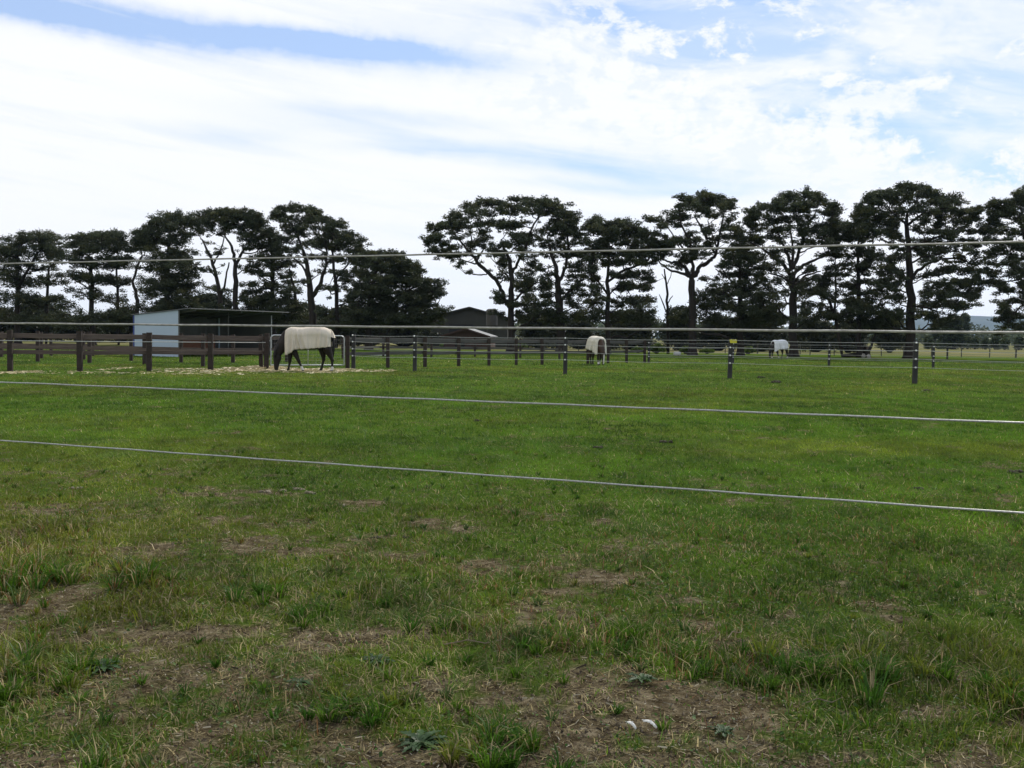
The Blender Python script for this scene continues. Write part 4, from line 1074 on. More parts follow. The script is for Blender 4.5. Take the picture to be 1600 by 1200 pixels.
rail_fence([ground(536, 560.5), ground(599, 557.5), ground(674, 563.6), ground(749, 565), ground(813, 560.5), ground(874, 562)][:2] + [ground(674, 558.5), ground(742, 557.8), ground(813, 560), ground(874, 561.5)], 1.28, 'far timber fence behind the long run, right of the gate', w=.14, seed=8, rmat=wood_grey)
yp = [ground(674, 564), ground(749, 565.4)]
rail_fence([ground(-60, 555), ground(3, 555), ground(80, 556), ground(145, 556.6)], 1.28, 'farthest short timber fence, seen through the left bays', w=.14, seed=9)


def electric_fence(pts, H, heights, label, w, seed, extend=True, first_wire=True, ins=True, wr=.0065, steps=None):
    rg = np.random.default_rng(seed)
    root = empty('electric_fence', (pts[0][0], pts[0][1], 0), label, 'fence', 'white wired electric fences')
    o0 = np.array([pts[0][0], pts[0][1], 0]); P = [np.array([p[0], p[1], 0]) - o0 for p in pts]
    for i, p in enumerate(P):
        ob = post_mesh(H * rg.uniform(.99, 1.01), w, rg).build('post', wood_blk, root)
        ob.location = tuple(p)
        if ins:
            for h in heights:
                mb = MB()
                mb.tube([(-.02, -w / 2 + .012, h), (-.02, -w / 2 - .03, h), (-.02, -w / 2 - .075, h)], [.026, .031, .020], 8)
                mb.build('insulator', white_pl, ob)
    for h in heights:
        mb = MB(); Q = []
        for i in range(len(P) - 1):
            for t in np.linspace(0, 1, 7)[:-1]:
                q = P[i] * (1 - t) + P[i + 1] * t
                Q.append(q + np.array([0, -w / 2 - .055, h - .03 * math.sin(math.pi * t)]))
        Q.append(P[-1] + np.array([0, -w / 2 - .055, h]))
        mb.tube(Q, wr, 5)
        mb.build('wire', tape_m, root)
    return root


E = [ground(648, 580.2), ground(883, 584.8), ground(1140, 591.3), ground(1429, 600)]
E5 = 2 * E[3] - E[2]
E6 = E5 * 2 - E[3]
ef = electric_fence([gateR + np.array([.25, -.12, 0])] + E + [E5, E6], 1.40, (1.355, 1.10, .82, .545), 'near electric fence of black posts with white insulators and four wires, yellow sign on it', .15, 31)
E2 = [ground(1013.5, 567), ground(1145, 568), ground(1295, 571.4), ground(1458, 574.6)]
E2.append(2 * E2[-1] - E2[-2])
electric_fence(E2, 1.24, (1.13, .88, .62, .36), 'second electric fence further back, of slim dark posts, before the white rugged horse', .125, 32, wr=.006)
fp = empty('fence_post', tuple(ground(1480, 561)), 'lone slim dark post right of the tallest trunk, behind both wire fences', 'post')
post_mesh(1.05, .12, RNG).build('shaft', wood_blk, fp)

# yellow warning plate on the top wire beside the second black post
def sign():
    D = E[2][1] - .15
    c = at(1145.8, 533.2, D)
    mb = MB()
    w, h, t = 11 * D / F, 5.6 * D / F, .004
    V = []
    out = [(-w / 2, h / 2), (w / 2, h / 2 * .95), (w / 2, -h / 2), (-w / 2 + .025, -h / 2), (-w / 2, -h / 2 + .05)]
    for y in (-t / 2, t / 2):
        V += [(x, y, z) for x, z in out]
    n = len(out)
    mb.add(V, [tuple(range(n)), tuple(range(2 * n - 1, n - 1, -1))] + [(i, i + n, (i + 1) % n + n, (i + 1) % n) for i in range(n)])
    o = mb.build('warning_sign', plain('yellow_sign_plastic', (.62, .56, .05), (.5, .46, .04), 3, .5))
    o.location = tuple(c)
    tag(o, 'small yellow warning plate hung on the top wire at a black post', 'sign')
    # two hanging clips and a faint dark line border
    mb = MB()
    for s in (-1, 1):
        mb.tube([(s * w * .32, -.004, h / 2 - .02), (s * w * .32, -.006, h / 2 + .015)], .006, 6)
    mb.build('clip', white_pl, o)


sign()

# far stock fence at the foot of the trees
def stock_fence(pts, label, H=1.05):
    root = empty('stock_fence', (pts[0][0], pts[0][1], 0), label, 'fence')
    o0 = np.array([pts[0][0], pts[0][1], 0]); P = [np.array([p[0], p[1], 0]) - o0 for p in pts]
    rg = np.random.default_rng(3)
    for i, p in enumerate(P):
        mb = MB(); q = rg.normal(0, .03, 2)
        mb.tube([(0, 0, -.1), (q[0], q[1], H)], .045 if i % 3 else .075, 6)
        ob = mb.build('post', plain('old_grey_post', (.12, .11, .095), (.07, .065, .055), 3, .9), root); ob.location = tuple(p)
    for h in (.25, .5, .75, .98):
        mb = MB(); mb.tube([p + np.array([0, 0, h]) for p in P], .008, 4); mb.build('wire', wire_m, root)


sf = [ground(x, 558.6 + (x - 1380) * .004) for x in (1276, 1311, 1346, 1381, 1412, 1441.5, 1479, 1517, 1552, 1584, 1617, 1650)]
stock_fence([np.array([p[0], 93 + (p[0]) * .0, 0]) for p in sf], 'thin wire stock fence at the foot of the tallest cypress, on the far right')
sf2 = [at(x, 540, 100) for x in (850, 903, 958, 1019, 1084, 1130, 1180, 1212, 1246)]
stock_fence([np.array([p[0], 99, 0]) for p in sf2], 'thin wire stock fence behind the white rugged horse and the pony')

# ------------------------------------------------------------------ pipe gate
def gate():
    a = A[-1]; b_ = gateR
    d = (b_ - a); ln = np.linalg.norm(d); d /= ln
    root = empty('field_gate', (a[0], a[1], 0), 'galvanised pipe gate with rounded corners behind the rugged horse', 'gate', rz=math.atan2(d[1], d[0]))
    x0, x1, z0, z1, c = .17, ln - .14, .17, 1.32, .14
    mb = MB(); P = []
    for cx, cz, s in ((x1 - c, z1 - c, 0), (x0 + c, z1 - c, 1), (x0 + .02, z0 + .02, 2), (x1 - .02, z0 + .02, 3)):
        rr_ = c if s < 2 else .02
        for k in range(5):
            t = math.pi / 2 * (s + k / 4)
            P.append((cx + rr_ * math.cos(t), 0, cz + rr_ * math.sin(t)))
    P.append(P[0])
    mb.tube(P, .024, 8, cap=False); mb.build('frame', galv, root, smooth=True)
    mb = MB(); mb.tube([((x0 + x1) / 2, 0, z0), ((x0 + x1) / 2, 0, z1)], .016, 8); mb.build('upright', galv, root, smooth=True)
    mb = MB()
    for i in range(1, 9):
        z = z0 + (z1 - z0) * (i / 9) ** 1.25
        mb.tube([(x0, .012, z), (x1, .012, z)], .0028, 4)
    for i in range(1, 18):
        x = x0 + (x1 - x0) * i / 18
        mb.tube([(x, .012, z0), (x, .012, z1)], .0022, 4)
    mb.build('wire_mesh', wire_m, root)
    for z in (.4, 1.1):
        mb = MB(); mb.tube([(.09, 0, z), (.16, 0, z), (.2, 0, z)], .018, 6); mb.build('hinge', galv, root)


gate()

# ------------------------------------------------------------------ horses
def capsules(mb, caps, ysc=1.0):
    for (p0, r0_, p1, r1) in caps:
        p0 = np.array(p0, float); p1 = np.array(p1, float)
        L = np.linalg.norm(p1 - p0); n = 14
        d = (p1 - p0) / (L + 1e-9)
        P = []; R = []
        for t in np.linspace(-1, 0, 6)[1:-1] if True else []:
            P.append(p0 + d * r0_ * math.sin(t * math.pi / 2)); R.append(r0_ * math.cos(t * math.pi / 2))
        for t in np.linspace(0, 1, 5):
            P.append(p0 + (p1 - p0) * t); R.append(r0_ + (r1 - r0_) * t)
        for t in np.linspace(0, 1, 6)[1:-1]:
            P.append(p1 + d * r1 * math.sin(t * math.pi / 2)); R.append(r1 * math.cos(t * math.pi / 2))
        mb.tube(P, R, n)


def horse(label, loc, rz, scale, coat, rugc, seed=0, socks=(1, 3), legs=None, blaze=False, cat='horse', rug_label='rug'):
    def Q(px, py, y=0.0):
        return np.array([(px - 750) / 449.0, y, (968 - py) / 449.0])
    trunk = [
        (Q(470, 470), .30, Q(600, 470), .325), (Q(600, 470), .325, Q(860, 460), .33), (Q(860, 450), .33, Q(1020, 410), .31), (Q(1000, 430), .26, Q(1070, 415), .22),
        (Q(450, 380), .20, Q(620, 340), .17), (Q(640, 360), .18, Q(880, 330), .18), (Q(430, 500), .22, Q(470, 560), .17), (Q(900, 330), .17, Q(1040, 320), .14),
        # neck
        (Q(450, 430), .25, Q(360, 530), .22), (Q(360, 530), .22, Q(275, 650), .17), (Q(400, 350), .13, Q(290, 500), .10), (Q(290, 500), .10, Q(230, 640), .08),
        (Q(450, 330), .1, Q(400, 350), .12)]
    head = [(Q(255, 670), .14, Q(266, 760), .135), (Q(240, 690), .12, Q(240, 800), .105), (Q(266, 760), .12, Q(250, 860), .09), (Q(240, 800), .10, Q(237, 900), .078), (Q(250, 860), .085, Q(243, 930), .076), (Q(240, 900), .078, Q(240, 940), .06)]
    ears = [(Q(210, 680, .06), .028, Q(188, 655, .085), .010), (Q(210, 680, -.06), .028, Q(184, 660, -.085), .010)]
    fa = legs or [
        [(Q(470, 540, .13), .155, Q(466, 640, .14), .10), (Q(466, 640, .14), .10, Q(456, 780, .14), .056), (Q(456, 780, .14), .060, Q(452, 815, .14), .054), (Q(452, 815, .14), .042, Q(438, 905, .14), .035), (Q(438, 905, .14), .042, Q(432, 925, .14), .044), (Q(430, 935, .14), .042, Q(424, 952, .14), .052)],
        [(Q(515, 560, -.13), .155, Q(548, 650, -.14), .10), (Q(548, 650, -.14), .10, Q(608, 775, -.14), .056), (Q(608, 775, -.14), .060, Q(622, 808, -.14), .054), (Q(622, 808, -.14), .042, Q(664, 895, -.14), .035), (Q(664, 895, -.14), .042, Q(674, 918, -.14), .045), (Q(678, 930, -.14), .042, Q(682, 950, -.14), .052)],
        [(Q(1000, 500, .10), .165, Q(990, 600, .13), .13), (Q(990, 600, .14), .14, Q(1006, 730, .14), .070), (Q(1006, 730, .14), .070, Q(1008, 775, .14), .058), (Q(1006, 780, .14), .046, Q(982, 880, .14), .038), (Q(982, 880, .14), .042, Q(975, 910, .14), .046), (Q(970, 925, .14), .042, Q(958, 948, .14), .053)],
        [(Q(1060, 500, -.10), .155, Q(1085, 600, -.13), .135), (Q(1085, 590, -.14), .15, Q(1140, 720, -.14), .075), (Q(1140, 720, -.14), .070, Q(1165, 775, -.14), .060), (Q(1162, 780, -.14), .047, Q(1162, 880, -.14), .038), (Q(1162, 880, -.14), .042, Q(1165, 912, -.14), .046), (Q(1162, 925, -.14), .042, Q(1150, 950, -.14), .053)]]
    mb = MB()
    capsules(mb, trunk); capsules(mb, head); capsules(mb, ears)
    # squeeze trunk and head sideways
    for i, v in enumerate(mb.v):
        mb.v[i] = (v[0], v[1] * (.74 if v[0] > -.95 else .66), v[2])
    for L_ in fa: capsules(mb, [(a_, b_ * 1.14, c_, d_ * 1.14) for a_, b_, c_, d_ in L_])
    me = bpy.data.meshes.new('tmp'); me.from_pydata(mb.v, [], mb.f); me.update()
    to = bpy.data.objects.new('tmp', me); COL.objects.link(to)
    md = to.modifiers.new('r', 'REMESH'); md.mode = 'VOXEL'; md.voxel_size = .02; md.use_smooth_shade = True
    sm = to.modifiers.new('s', 'SMOOTH'); sm.iterations = 5; sm.factor = .5
    dg = bpy.context.evaluated_depsgraph_get()
    bm_ = bpy.data.meshes.new_from_object(to.evaluated_get(dg))
    bpy.data.objects.remove(to)
    nv = len(bm_.vertices); co = np.empty(nv * 3, dtype=np.float32); bm_.vertices.foreach_get('co', co); co = co.reshape(-1, 3)
    coat = np.array(coat); dark = np.array([.018, .014, .012])
    c = np.tile(coat, (nv, 1))
    lk = (1 - sstep(.35, .75, co[:, 2]))[:, None]
    c = c * (1 - lk) + dark * lk
    hk = sstep(.9, 1.15, -co[:, 0])[:, None] * .45
    c = c * (1 - hk) + dark * hk
    for s_i in socks:
        foot = fa[s_i][-1][2]
        d_ = np.hypot(co[:, 0] - foot[0], co[:, 1] - foot[1])
        mk = ((d_ < .15) & (co[:, 2] > .06) & (co[:, 2] < .19))[:, None]
        c = np.where(mk, np.array([.6, .57, .52]), c)
    if blaze:
        mk = ((co[:, 0] < -1.19) & (np.abs(co[:, 1]) < .035) & (co[:, 2] < .62))[:, None]
        c = np.where(mk, np.array([.65, .62, .58]), c)
    ca = bm_.color_attributes.new('Col', 'FLOAT_COLOR', 'POINT'); c4 = np.ones((nv, 4), dtype=np.float32); c4[:, :3] = c
    ca.data.foreach_set('color', c4.ravel())
    key = 'horse_coat'
    if key not in MATS:
        m, nn, b = nodes_mat(key); a_ = N(nn, 'ShaderNodeAttribute', attribute_name='Col')
        nn.links.new(a_.outputs['Color'], b.inputs['Base Color']); b.inputs['Roughness'].default_value = .6; b.inputs['Specular IOR Level'].default_value = .25
        MATS[key] = m
    bm_.materials.clear(); bm_.materials.append(MATS[key])
    bm_.name = 'horse'
    bm_.polygons.foreach_set('use_smooth', np.ones(len(bm_.polygons), dtype=bool))
    ho = bpy.data.objects.new('horse', bm_); COL.objects.link(ho)
    tag(ho, label, cat, 'grazing horses in rugs')
    ho.location = loc; ho.rotation_euler = (0, 0, rz); ho.scale = (scale,) * 3
    hair = plain('dark_horse_hair', (.02, .016, .014), (.01, .009, .008), 30, .6, stretch=(1, 1, .2))
    # mane lies along the crest
    mb = MB(); rg = np.random.default_rng(seed)
    crest = [Q(400, 296), Q(345, 375), Q(290, 455), Q(245, 545), Q(212, 620), Q(205, 660)]
    for i in range(46):
        t = i / 45 * (len(crest) - 1.001); j = int(t); p = crest[j] * (1 - t + j) + crest[j + 1] * (t - j)
        y = -.03 + rg.normal(0, .01)
        mb.tube([p + np.array([.02, 0, .0]), p + np.array([.02, y * 1.8, -.05]), p + np.array([.05 + rg.normal(0, .01), y * 2.6 - .02, -.17 - rg.random() * .05])], [.022, .02, .006], 5)
    mb.build('mane', hair, ho, smooth=True)
    # tail
    mb = MB()
    for i in range(9):
        y = rg.normal(0, .022); x = rg.normal(0, 6)
        mb.tube([Q(1128, 345, y * .4), Q(1172 + x * .3, 400, y), Q(1180 + x, 520, y * 1.3), Q(1172 + x, 640, y * 1.5), Q(1162 + x * 1.5, 740 + rg.normal(0, 15), y)], [.035, .04, .04, .032, .008], 6)
    mb.build('tail', hair, ho, smooth=True)
    # rug: draped cloth, station by station
    st = [(392, 300, 700, .20), (415, 275, 695, .25), (440, 258, 690, .285), (480, 243, 672, .30), (520, 240, 640, .31), (560, 243, 606, .315), (620, 247, 600, .32), (690, 245, 597, .33), (760, 233, 592, .335),
          (830, 226, 586, .335), (900, 224, 580, .335), (960, 226, 574, .33), (1020, 236, 568, .32), (1070, 252, 562, .295), (1105, 268, 558, .275), (1130, 286, 552, .24), (1142, 302, 548, .21)]
    fine = []
    sx = np.array([s[0] for s in st], float)
    for x in np.linspace(392, 1142, 240):
        fine.append((x,) + tuple(np.interp(x, sx, [s[j] for s in st]) for j in (1, 2, 3)))
    nt_ = 41; V = []
    for i, (x, zt, zb, w) in enumerate(fine):
        T_ = Q(x, zt); ztop = T_[2] + .012; zbot = Q(x, zb)[2]
        for j in range(nt_):
            t = j / (nt_ - 1) * 2 - 1; a_ = abs(t); s_ = 1 if t > 0 else -1
            if a_ < .45:
                th = a_ / .45 * math.pi / 2
                y = (w + .015) * math.sin(th) ** .9; z = ztop - (.30) * (1 - math.cos(th)) ** 1.1
            else:
                q = (a_ - .45) / .55
                zs = ztop - .30
                y = w * (1 + .05 * q); z = zs + (zbot - zs) * q
            dn = max(0, (a_ - .15)) / .85
            wr_ = math.sin(x * .045 + a_ * 2.2 + s_) * .010 + math.sin(x * .021 + 1.3 - a_ * 3.2) * .016 + .010 * math.sin(x * .09 + 4 * a_)
            # two strong folds falling from the withers
            for fx, sl_, am in ((522, 6, .07), (560, 105, .08), (538, 40, .04), (455, -14, .04), (640, 110, .035), (720, 60, .03), (1075, 30, .05), (1000, -40, .03), (830, -60, .02)):
                dd = (x - fx - sl_ * a_) / (15.0 if am > .06 else 20.0)
                wr_ += am * 1.3 * math.exp(-dd * dd)
            y += wr_ * min(1, dn * 1.6)
            V.append((T_[0] + .004 * math.sin(9 * a_ + i), s_ * y if a_ > 0 else 0, z + .006 * math.sin(x * .07) * dn))
    Fq = [(i * nt_ + j, i * nt_ + j + 1, (i + 1) * nt_ + j + 1, (i + 1) * nt_ + j) for i in range(len(fine) - 1) for j in range(nt_ - 1)]
    me = bpy.data.meshes.new('rug'); me.from_pydata(V, [], Fq); me.polygons.foreach_set('use_smooth', np.ones(len(Fq), dtype=bool))
    rk = 'rug_cloth_%.2f' % rugc[2]
    me.materials.append(plain(rk, rugc, tuple(v * .82 for v in rugc), 3, .85, spec=.15, bump=.2))
    ro = bpy.data.objects.new('rug', me); link(ro, ho)
    sd = ro.modifiers.new('thick', 'SOLIDIFY'); sd.thickness = .012; sd.offset = 1
    # tail flap
    mb = MB()
    pts_l = [(1088, 262), (1128, 268), (1162, 310), (1188, 372), (1200, 412), (1165, 408), (1112, 384), (1096, 340)]
    V = []
    for s_ in (-1, 1):
        for (x, z) in pts_l:
            q = Q(x, z); edge = (z - 262) / 150
            V.append((q[0], s_ * (.03 + .15 * min(1, max(0, edge)) + (.05 if x < 1115 else 0)), q[2] + .012))
    n_ = len(pts_l)
    mb.add(V, [(i, (i + 1) % n_, (i + 1) % n_ + n_, i + n_) for i in range(4)] + [tuple(range(n_)), tuple(range(2 * n_ - 1, n_ - 1, -1))])
    fo = mb.build('tail_flap', MATS[rk], ro, smooth=False)
    sd = fo.modifiers.new('thick', 'SOLIDIFY'); sd.thickness = .01
    # strap under the chest and belly
    mb = MB()
    for x0, zb in ((560, 606), (930, 590)):
        P = [Q(x0, zb - 20, .30), Q(x0 + 8, zb + 22, .18), Q(x0 + 10, zb + 30, 0), Q(x0 + 8, zb + 22, -.18), Q(x0, zb - 20, -.30)]
        mb.tube(P, .013, 5)
    mb.build('strap', hair, ro)
    return ho


D1 = ground(480, 580.5)
c1 = at(480.3, 580.5, D1[1])
horse('large dark bay horse in a cream rug, grazing on straw before the gate', (c1[0], D1[1], 0), math.radians(4), 1.0, (.020, .014, .011), (.70, .61, .49), 1, socks=(1, 3))
g2 = ground(933, 570)
horse('brown and white faced pony in a cream rug, head down, facing the camera', (g2[0] - .05, g2[1], 0), math.radians(106), .88, (.060, .034, .022), (.70, .65, .54), 2, socks=(0, 1), blaze=True)
g3 = ground(1217, 560.2)
horse('farthest horse, dark in a white rug, grazing under the round topped cypress', (g3[0], g3[1], 0), math.radians(32), .84, (.03, .02, .016), (.80, .80, .80), 3, socks=(0, 1, 3))

# ------------------------------------------------------------------ open fronted shelter
def shelter():
    P1 = np.array([-18.5, 56.9, 0.]); P2 = np.array([-21.65, 58.55, 0.])
    d = (P2 - P1) / np.linalg.norm(P2 - P1); f = np.array([-d[1], d[0], 0])
    if f[1] < 0: f = -f
    dep = np.linalg.norm(P2 - P1); L = 7.7
    root = empty('horse_shelter', tuple(P1), 'open fronted metal shelter with a pale end wall tinted with sky blue and sloping roof', 'shed')
    pale = plain('pale_sky_tinted_steel', (.38, .46, .54), (.35, .43, .51), .8, .5, spec=.4)  # blue of the reflected sky is mixed into this pale wall colour
    ribbed = plain('grey_ribbed_steel', (.12, .12, .11), (.085, .085, .078), .8, .6)
    roofm = plain('grey_roof_steel', (.10, .105, .10), (.07, .075, .07), .9, .5, metal=.2)
    navy = plain('navy_steel_trim', (.04, .06, .22), (.03, .05, .18), 1, .5)
    kick = plain('red_brown_kickboard', (.26, .12, .075), (.18, .08, .05), 3, .8, stretch=(1, 1, 5))
    H0, H1 = 2.32, 2.60      # back, front
    W_ = lambda s, l, z: d * s + f * l + np.array([0, 0, z])

    def slab(a, b_, za, zb, t, name, mat, parent=root, rib=0, lo=0.0):
        """upright wall from a to b (plan), top heights za, zb, thickness t"""
        a = np.array(a); b_ = np.array(b_); dd = (b_ - a); ln = np.linalg.norm(dd); dd /= ln
        nn_ = np.array([-dd[1], dd[0], 0])
        n = int(ln / .1) if rib else 1
        V = []; 
        for i in range(n + 1):
            t_ = i / n; p = a + dd * ln * t_; o_ = (rib if (i % 4) in (1, 2) else 0)
            zz_ = za + (zb - za) * t_
            for s_ in (0, 1):
                q = p + nn_ * (s_ * t + (o_ if s_ == 0 else -0) * -1)
                V += [q + np.array([0, 0, lo]), q + np.array([0, 0, zz_])]
        Fs = []
        for i in range(n):
            k = i * 4
            Fs += [(k, k + 4, k + 5, k + 1), (k + 2, k + 3, k + 7, k + 6), (k + 1, k + 5, k + 7, k + 3), (k, k + 2, k + 6, k + 4)]
        Fs += [(0, 1, 3, 2), (n * 4, n * 4 + 2, n * 4 + 3, n * 4 + 1)]
        mb = MB(); mb.add(V, Fs)
        return mb.build(name, mat, parent)
    slab(W_(.05, 0, 0), W_(dep - .12, 0, 0), H1, H0, .04, 'end_wall', pale, rib=0)
    # flat coloured corner flashings
    mb = MB(); mb.box(W_(dep - .06, -.02, 0), W_(dep - .06, -.02, H0), .12, .06, up=f); mb.build('corner_flashing', navy, root)
    mb = MB(); mb.box(W_(0.01, -.02, 0), W_(0.01, -.02, H1), .07, .06, up=f); mb.build('corner_flashing', ribbed, root)
    slab(W_(dep, 0, 0), W_(dep, L, 0), H0, H0, .04, 'back_wall', ribbed, rib=.02)
    slab(W_(0.05, L, 0), W_(dep, L, 0), H1, H0, .04, 'end_wall', ribbed, rib=.02)
    # inner partition, posts, kickboards
    for l in (L * .5, L * .99):
        mb = MB(); mb.box(W_(.02, l, 0), W_(.02, l, H1 - .02), .055, .055, up=f); mb.build('column', ribbed if l < L * .7 else galv, root)
    mb = MB(); mb.box(W_(dep - .12, 0.1, .62), W_(dep - .12, L * .82, .62), .05, .95); mb.build('kickboard', kick, root)
    mb = MB(); mb.box(W_(dep - .16, L * .86, .0), W_(dep - .16, L * .86, H0), .10, .10, up=f); mb.build('column', pale, root)
    # roof with corrugations along the slope and an overhang at the front
    V = []; n = 90
    s0, s1 = -.95, dep + .10
    zf = H1 + (H1 - H0) / dep * .95 + .03; zb_ = H0 + .02
    for i in range(n + 1):
        l = -.12 + (L + .5) * i / n
        z_ = .018 * (1 if (i % 4) in (1, 2) else 0)
        V += [W_(s0, l, zf + z_), W_(s1, l, zb_ + z_), W_(s0, l, zf - .02), W_(s1, l, zb_ - .02)]
    Fs = []
    for i in range(n):
        k = i * 4
        Fs += [(k, k + 1, k + 5, k + 4), (k + 2, k + 6, k + 7, k + 3), (k, k + 4, k + 6, k + 2), (k + 1, k + 3, k + 7, k + 5)]
    Fs += [(0, 2, 3, 1), (n * 4, n * 4 + 1, n * 4 + 3, n * 4 + 2)]
    mb = MB(); mb.add(V, Fs); mb.build('roof', roofm, root)
    mb = MB(); mb.box(W_(s0 - .03, -.12, zf - .03), W_(s0 - .03, L + .38, zf - .03), .05, .05); mb.build('gutter', ribbed, root)
    for l in np.linspace(.3, L - .1, 5):
        mb = MB(); mb.box(W_(s0 + .05, l, zf - .09), W_(s1 - .12, l, zb_ - .09), .05, .12); mb.build('rafter', ribbed, root)


shelter()

# barn and small shed behind
def gable(name, label, c, rz, w, L, hw, hr, wallm, roofm, over=.4, door=None):
    root = empty(name, tuple(c), label, 'barn' if name == 'barn' else 'shed', rz=rz)
    mb = MB()
    out = [(-w / 2, 0), (w / 2, 0), (w / 2, hw), (0, hr), (-w / 2, hw)]
    V = [(x, 0, z) for x, z in out] + [(x, L, z) for x, z in out]
    mb.add(V, [(0, 1, 2, 3, 4), (9, 8, 7, 6, 5), (0, 5, 6, 1), (1, 6, 7, 2), (4, 9, 5, 0)]); mb.build('wall', wallm, root)
    mb = MB(); sl_ = (hr - hw) / (w / 2)
    for s in (-1, 1):
        e = w / 2 + over
        n = int(L / .3); V = []
        for i in range(n + 1):
            y = -over + (L + 2 * over) * i / n; zz_ = .03 * (i % 2)
            V += [(0, y, hr + .06 + zz_), (s * e, y, hr - sl_ * e + .06 + zz_), (0, y, hr + .01), (s * e, y, hr - sl_ * e + .01)]
        Fs = []
        for i in range(n):
            k = i * 4; Fs += [(k, k + 1, k + 5, k + 4), (k + 2, k + 6, k + 7, k + 3), (k + 1, k + 3, k + 7, k + 5)]
        Fs += [(0, 2, 3, 1), (n * 4, n * 4 + 1, n * 4 + 3, n * 4 + 2)]
        mb.add(V, Fs)
    mb.build('roof', roofm, root)
    mb = MB()
    for s in (-1, 1):
        e = w / 2 + over
        mb.box((0, -over - .03, hr + .02), (s * e, -over - .03, hr - sl_ * e + .02), .04, .16)
    mb.build('barge_board', wallm, root)
    if door:
        x, dw, dh = door
        mb = MB(); mb.box((x, -.04, 0), (x, -.04, dh), dw, .06, up=(0, 1, 0)); mb.build('door', plain('dark_shed_door', (.03, .03, .03), (.02, .02, .02), 2, .8), root)
    return root


bw = plain('dull_green_barn_steel', (.045, .045, .036), (.035, .035, .028), .7, .7); br_ = plain('dull_barn_roof', (.14, .14, .12), (.10, .10, .085), .7, .6)
cb = at(733, hor(733), 128); cb[2] = 0
hr_ = at(733, 480.5, 128)[2]; he = at(682, 491, 128)[2]
gable('barn', 'dark low gabled barn in the gap between the two cypress groups', cb, 0, 9.6, 16, he - .35, hr_, bw, br_, over=.5, door=(-1, 3.0, 2.8))
mbx = empty('water_tank', tuple(at(768, hor(768), 118) * np.array([1, 1, 0])), 'dark squarish tank on a stand against the right slope of the barn', 'tank')
mb = MB(); mb.tube([(0, 0, 0), (0, 0, 2.6)], .6, 6); mb.build('stand', bw, mbx)
mb = MB(); mb.tube([(0, 0, 2.6), (0, 0, 4.35), (0, 0, 4.5)], [.65, .65, .4], 14); mb.build('tank_body', plain('dark_tank', (.08, .075, .065), None, 1, .7), mbx)
redw = plain('red_brown_shed_wall', (.085, .052, .042), (.06, .038, .032), .9, .8); rf = plain('pale_shed_roof', (.22, .22, .21), (.13, .13, .12), .8, .5)
cs = at(728, hor(728), 104); cs[2] = 0
gable('small_shed', 'small red brown shed with a pale roof behind the long rail fence', cs, math.radians(-9), 4.6, 4.2, 1.35, 2.05, redw, rf, over=.25, door=(-.6, 1.0, 1.2))

# ------------------------------------------------------------------ small things lying about
def at_g(px, py):
    p = ground(px, py); p[2] = float(gz(np.array([p[0]]), np.array([p[1]]))[0]); return p


dung = plain('dry_manure', (.055, .045, .028), (.025, .02, .014), 20, .95, bump=.6)
paled = plain('pale_clod', (.26, .22, .15), (.12, .10, .065), 20, .95, bump=.6)
CL = [(1188, 590.5, .30, 'd', 'dark manure pile beyond the near electric fence, right of the yellow sign'), (1212, 598.5, .34, 'd', 'low wide manure heap beyond the wires, below the white rugged horse'), (1448, 611, .22, 'd', 'dark manure pile just right of the rightmost near black post'),
      (1037, 693.5, .15, 'd', 'dark manure lump in the middle of the paddock, above the third cable'), (930, 700, .14, 'd', 'brown manure lump left of the middle one'), (744, 658, .12, 'd', 'small dark clod under the third cable, centre'),
      (122, 765, .075, 'p', 'small pale dung lump at left between the two lower cables'), (536, 791, .07, 'p', 'single pale clod in the grass, left of a round bare spot'),
      (1435, 765, .09, 'd', 'dark clod under the lowest cable, right side'), (1590, 738, .17, 'd', 'brown dung heap at the right edge of the photo'), (590, 838, .05, 'd', 'dark clod above the small bare spots, left of centre'), (635, 838, .06, 'd', 'dark stone like clod right beside a bare patch')]
for i, (px, py, r, t, lab) in enumerate(CL):
    mb = MB(); rg = np.random.default_rng(400 + i); r = r * .55
    for j in range(9):
        q = rg.normal(0, r * .45, 2); s = r * rg.uniform(.22, .42)
        mb.blob((q[0] * 1.3, q[1], s * .4), (s, s, s * .75), seed=i * 20 + j, n=7, m=5)
    o = mb.build('manure_pile', dung if t == 'd' else paled); o.location = tuple(at_g(px, py))
    tag(o, lab, 'dung', 'dung piles in the paddock')
# pale crumbled clods
for i, (px, py) in enumerate([(418, 770), (440, 768), (464, 766), (486, 772)]):
    mb = MB(); rg = np.random.default_rng(450 + i)
    for j in range(7):
        q = rg.normal(0, .014, 2); s = .024 * rg.uniform(.7, 1.2)
        mb.blob((q[0] * 1.8, q[1], s * .2), (s, s, s * .6), seed=i * 9 + j, n=7, m=5, rough=.4)
    o = mb.build('dry_dung', paled); o.location = tuple(at_g(px, py))
    tag(o, ['crumbled pale dung at left end of a row of four', 'crumbled pale dung, second from left of a row of four', 'crumbled pale dung, third from left of a row of four', 'crumbled pale dung at right end of a row of four'][i], 'dung', 'row of pale crumbled dung')

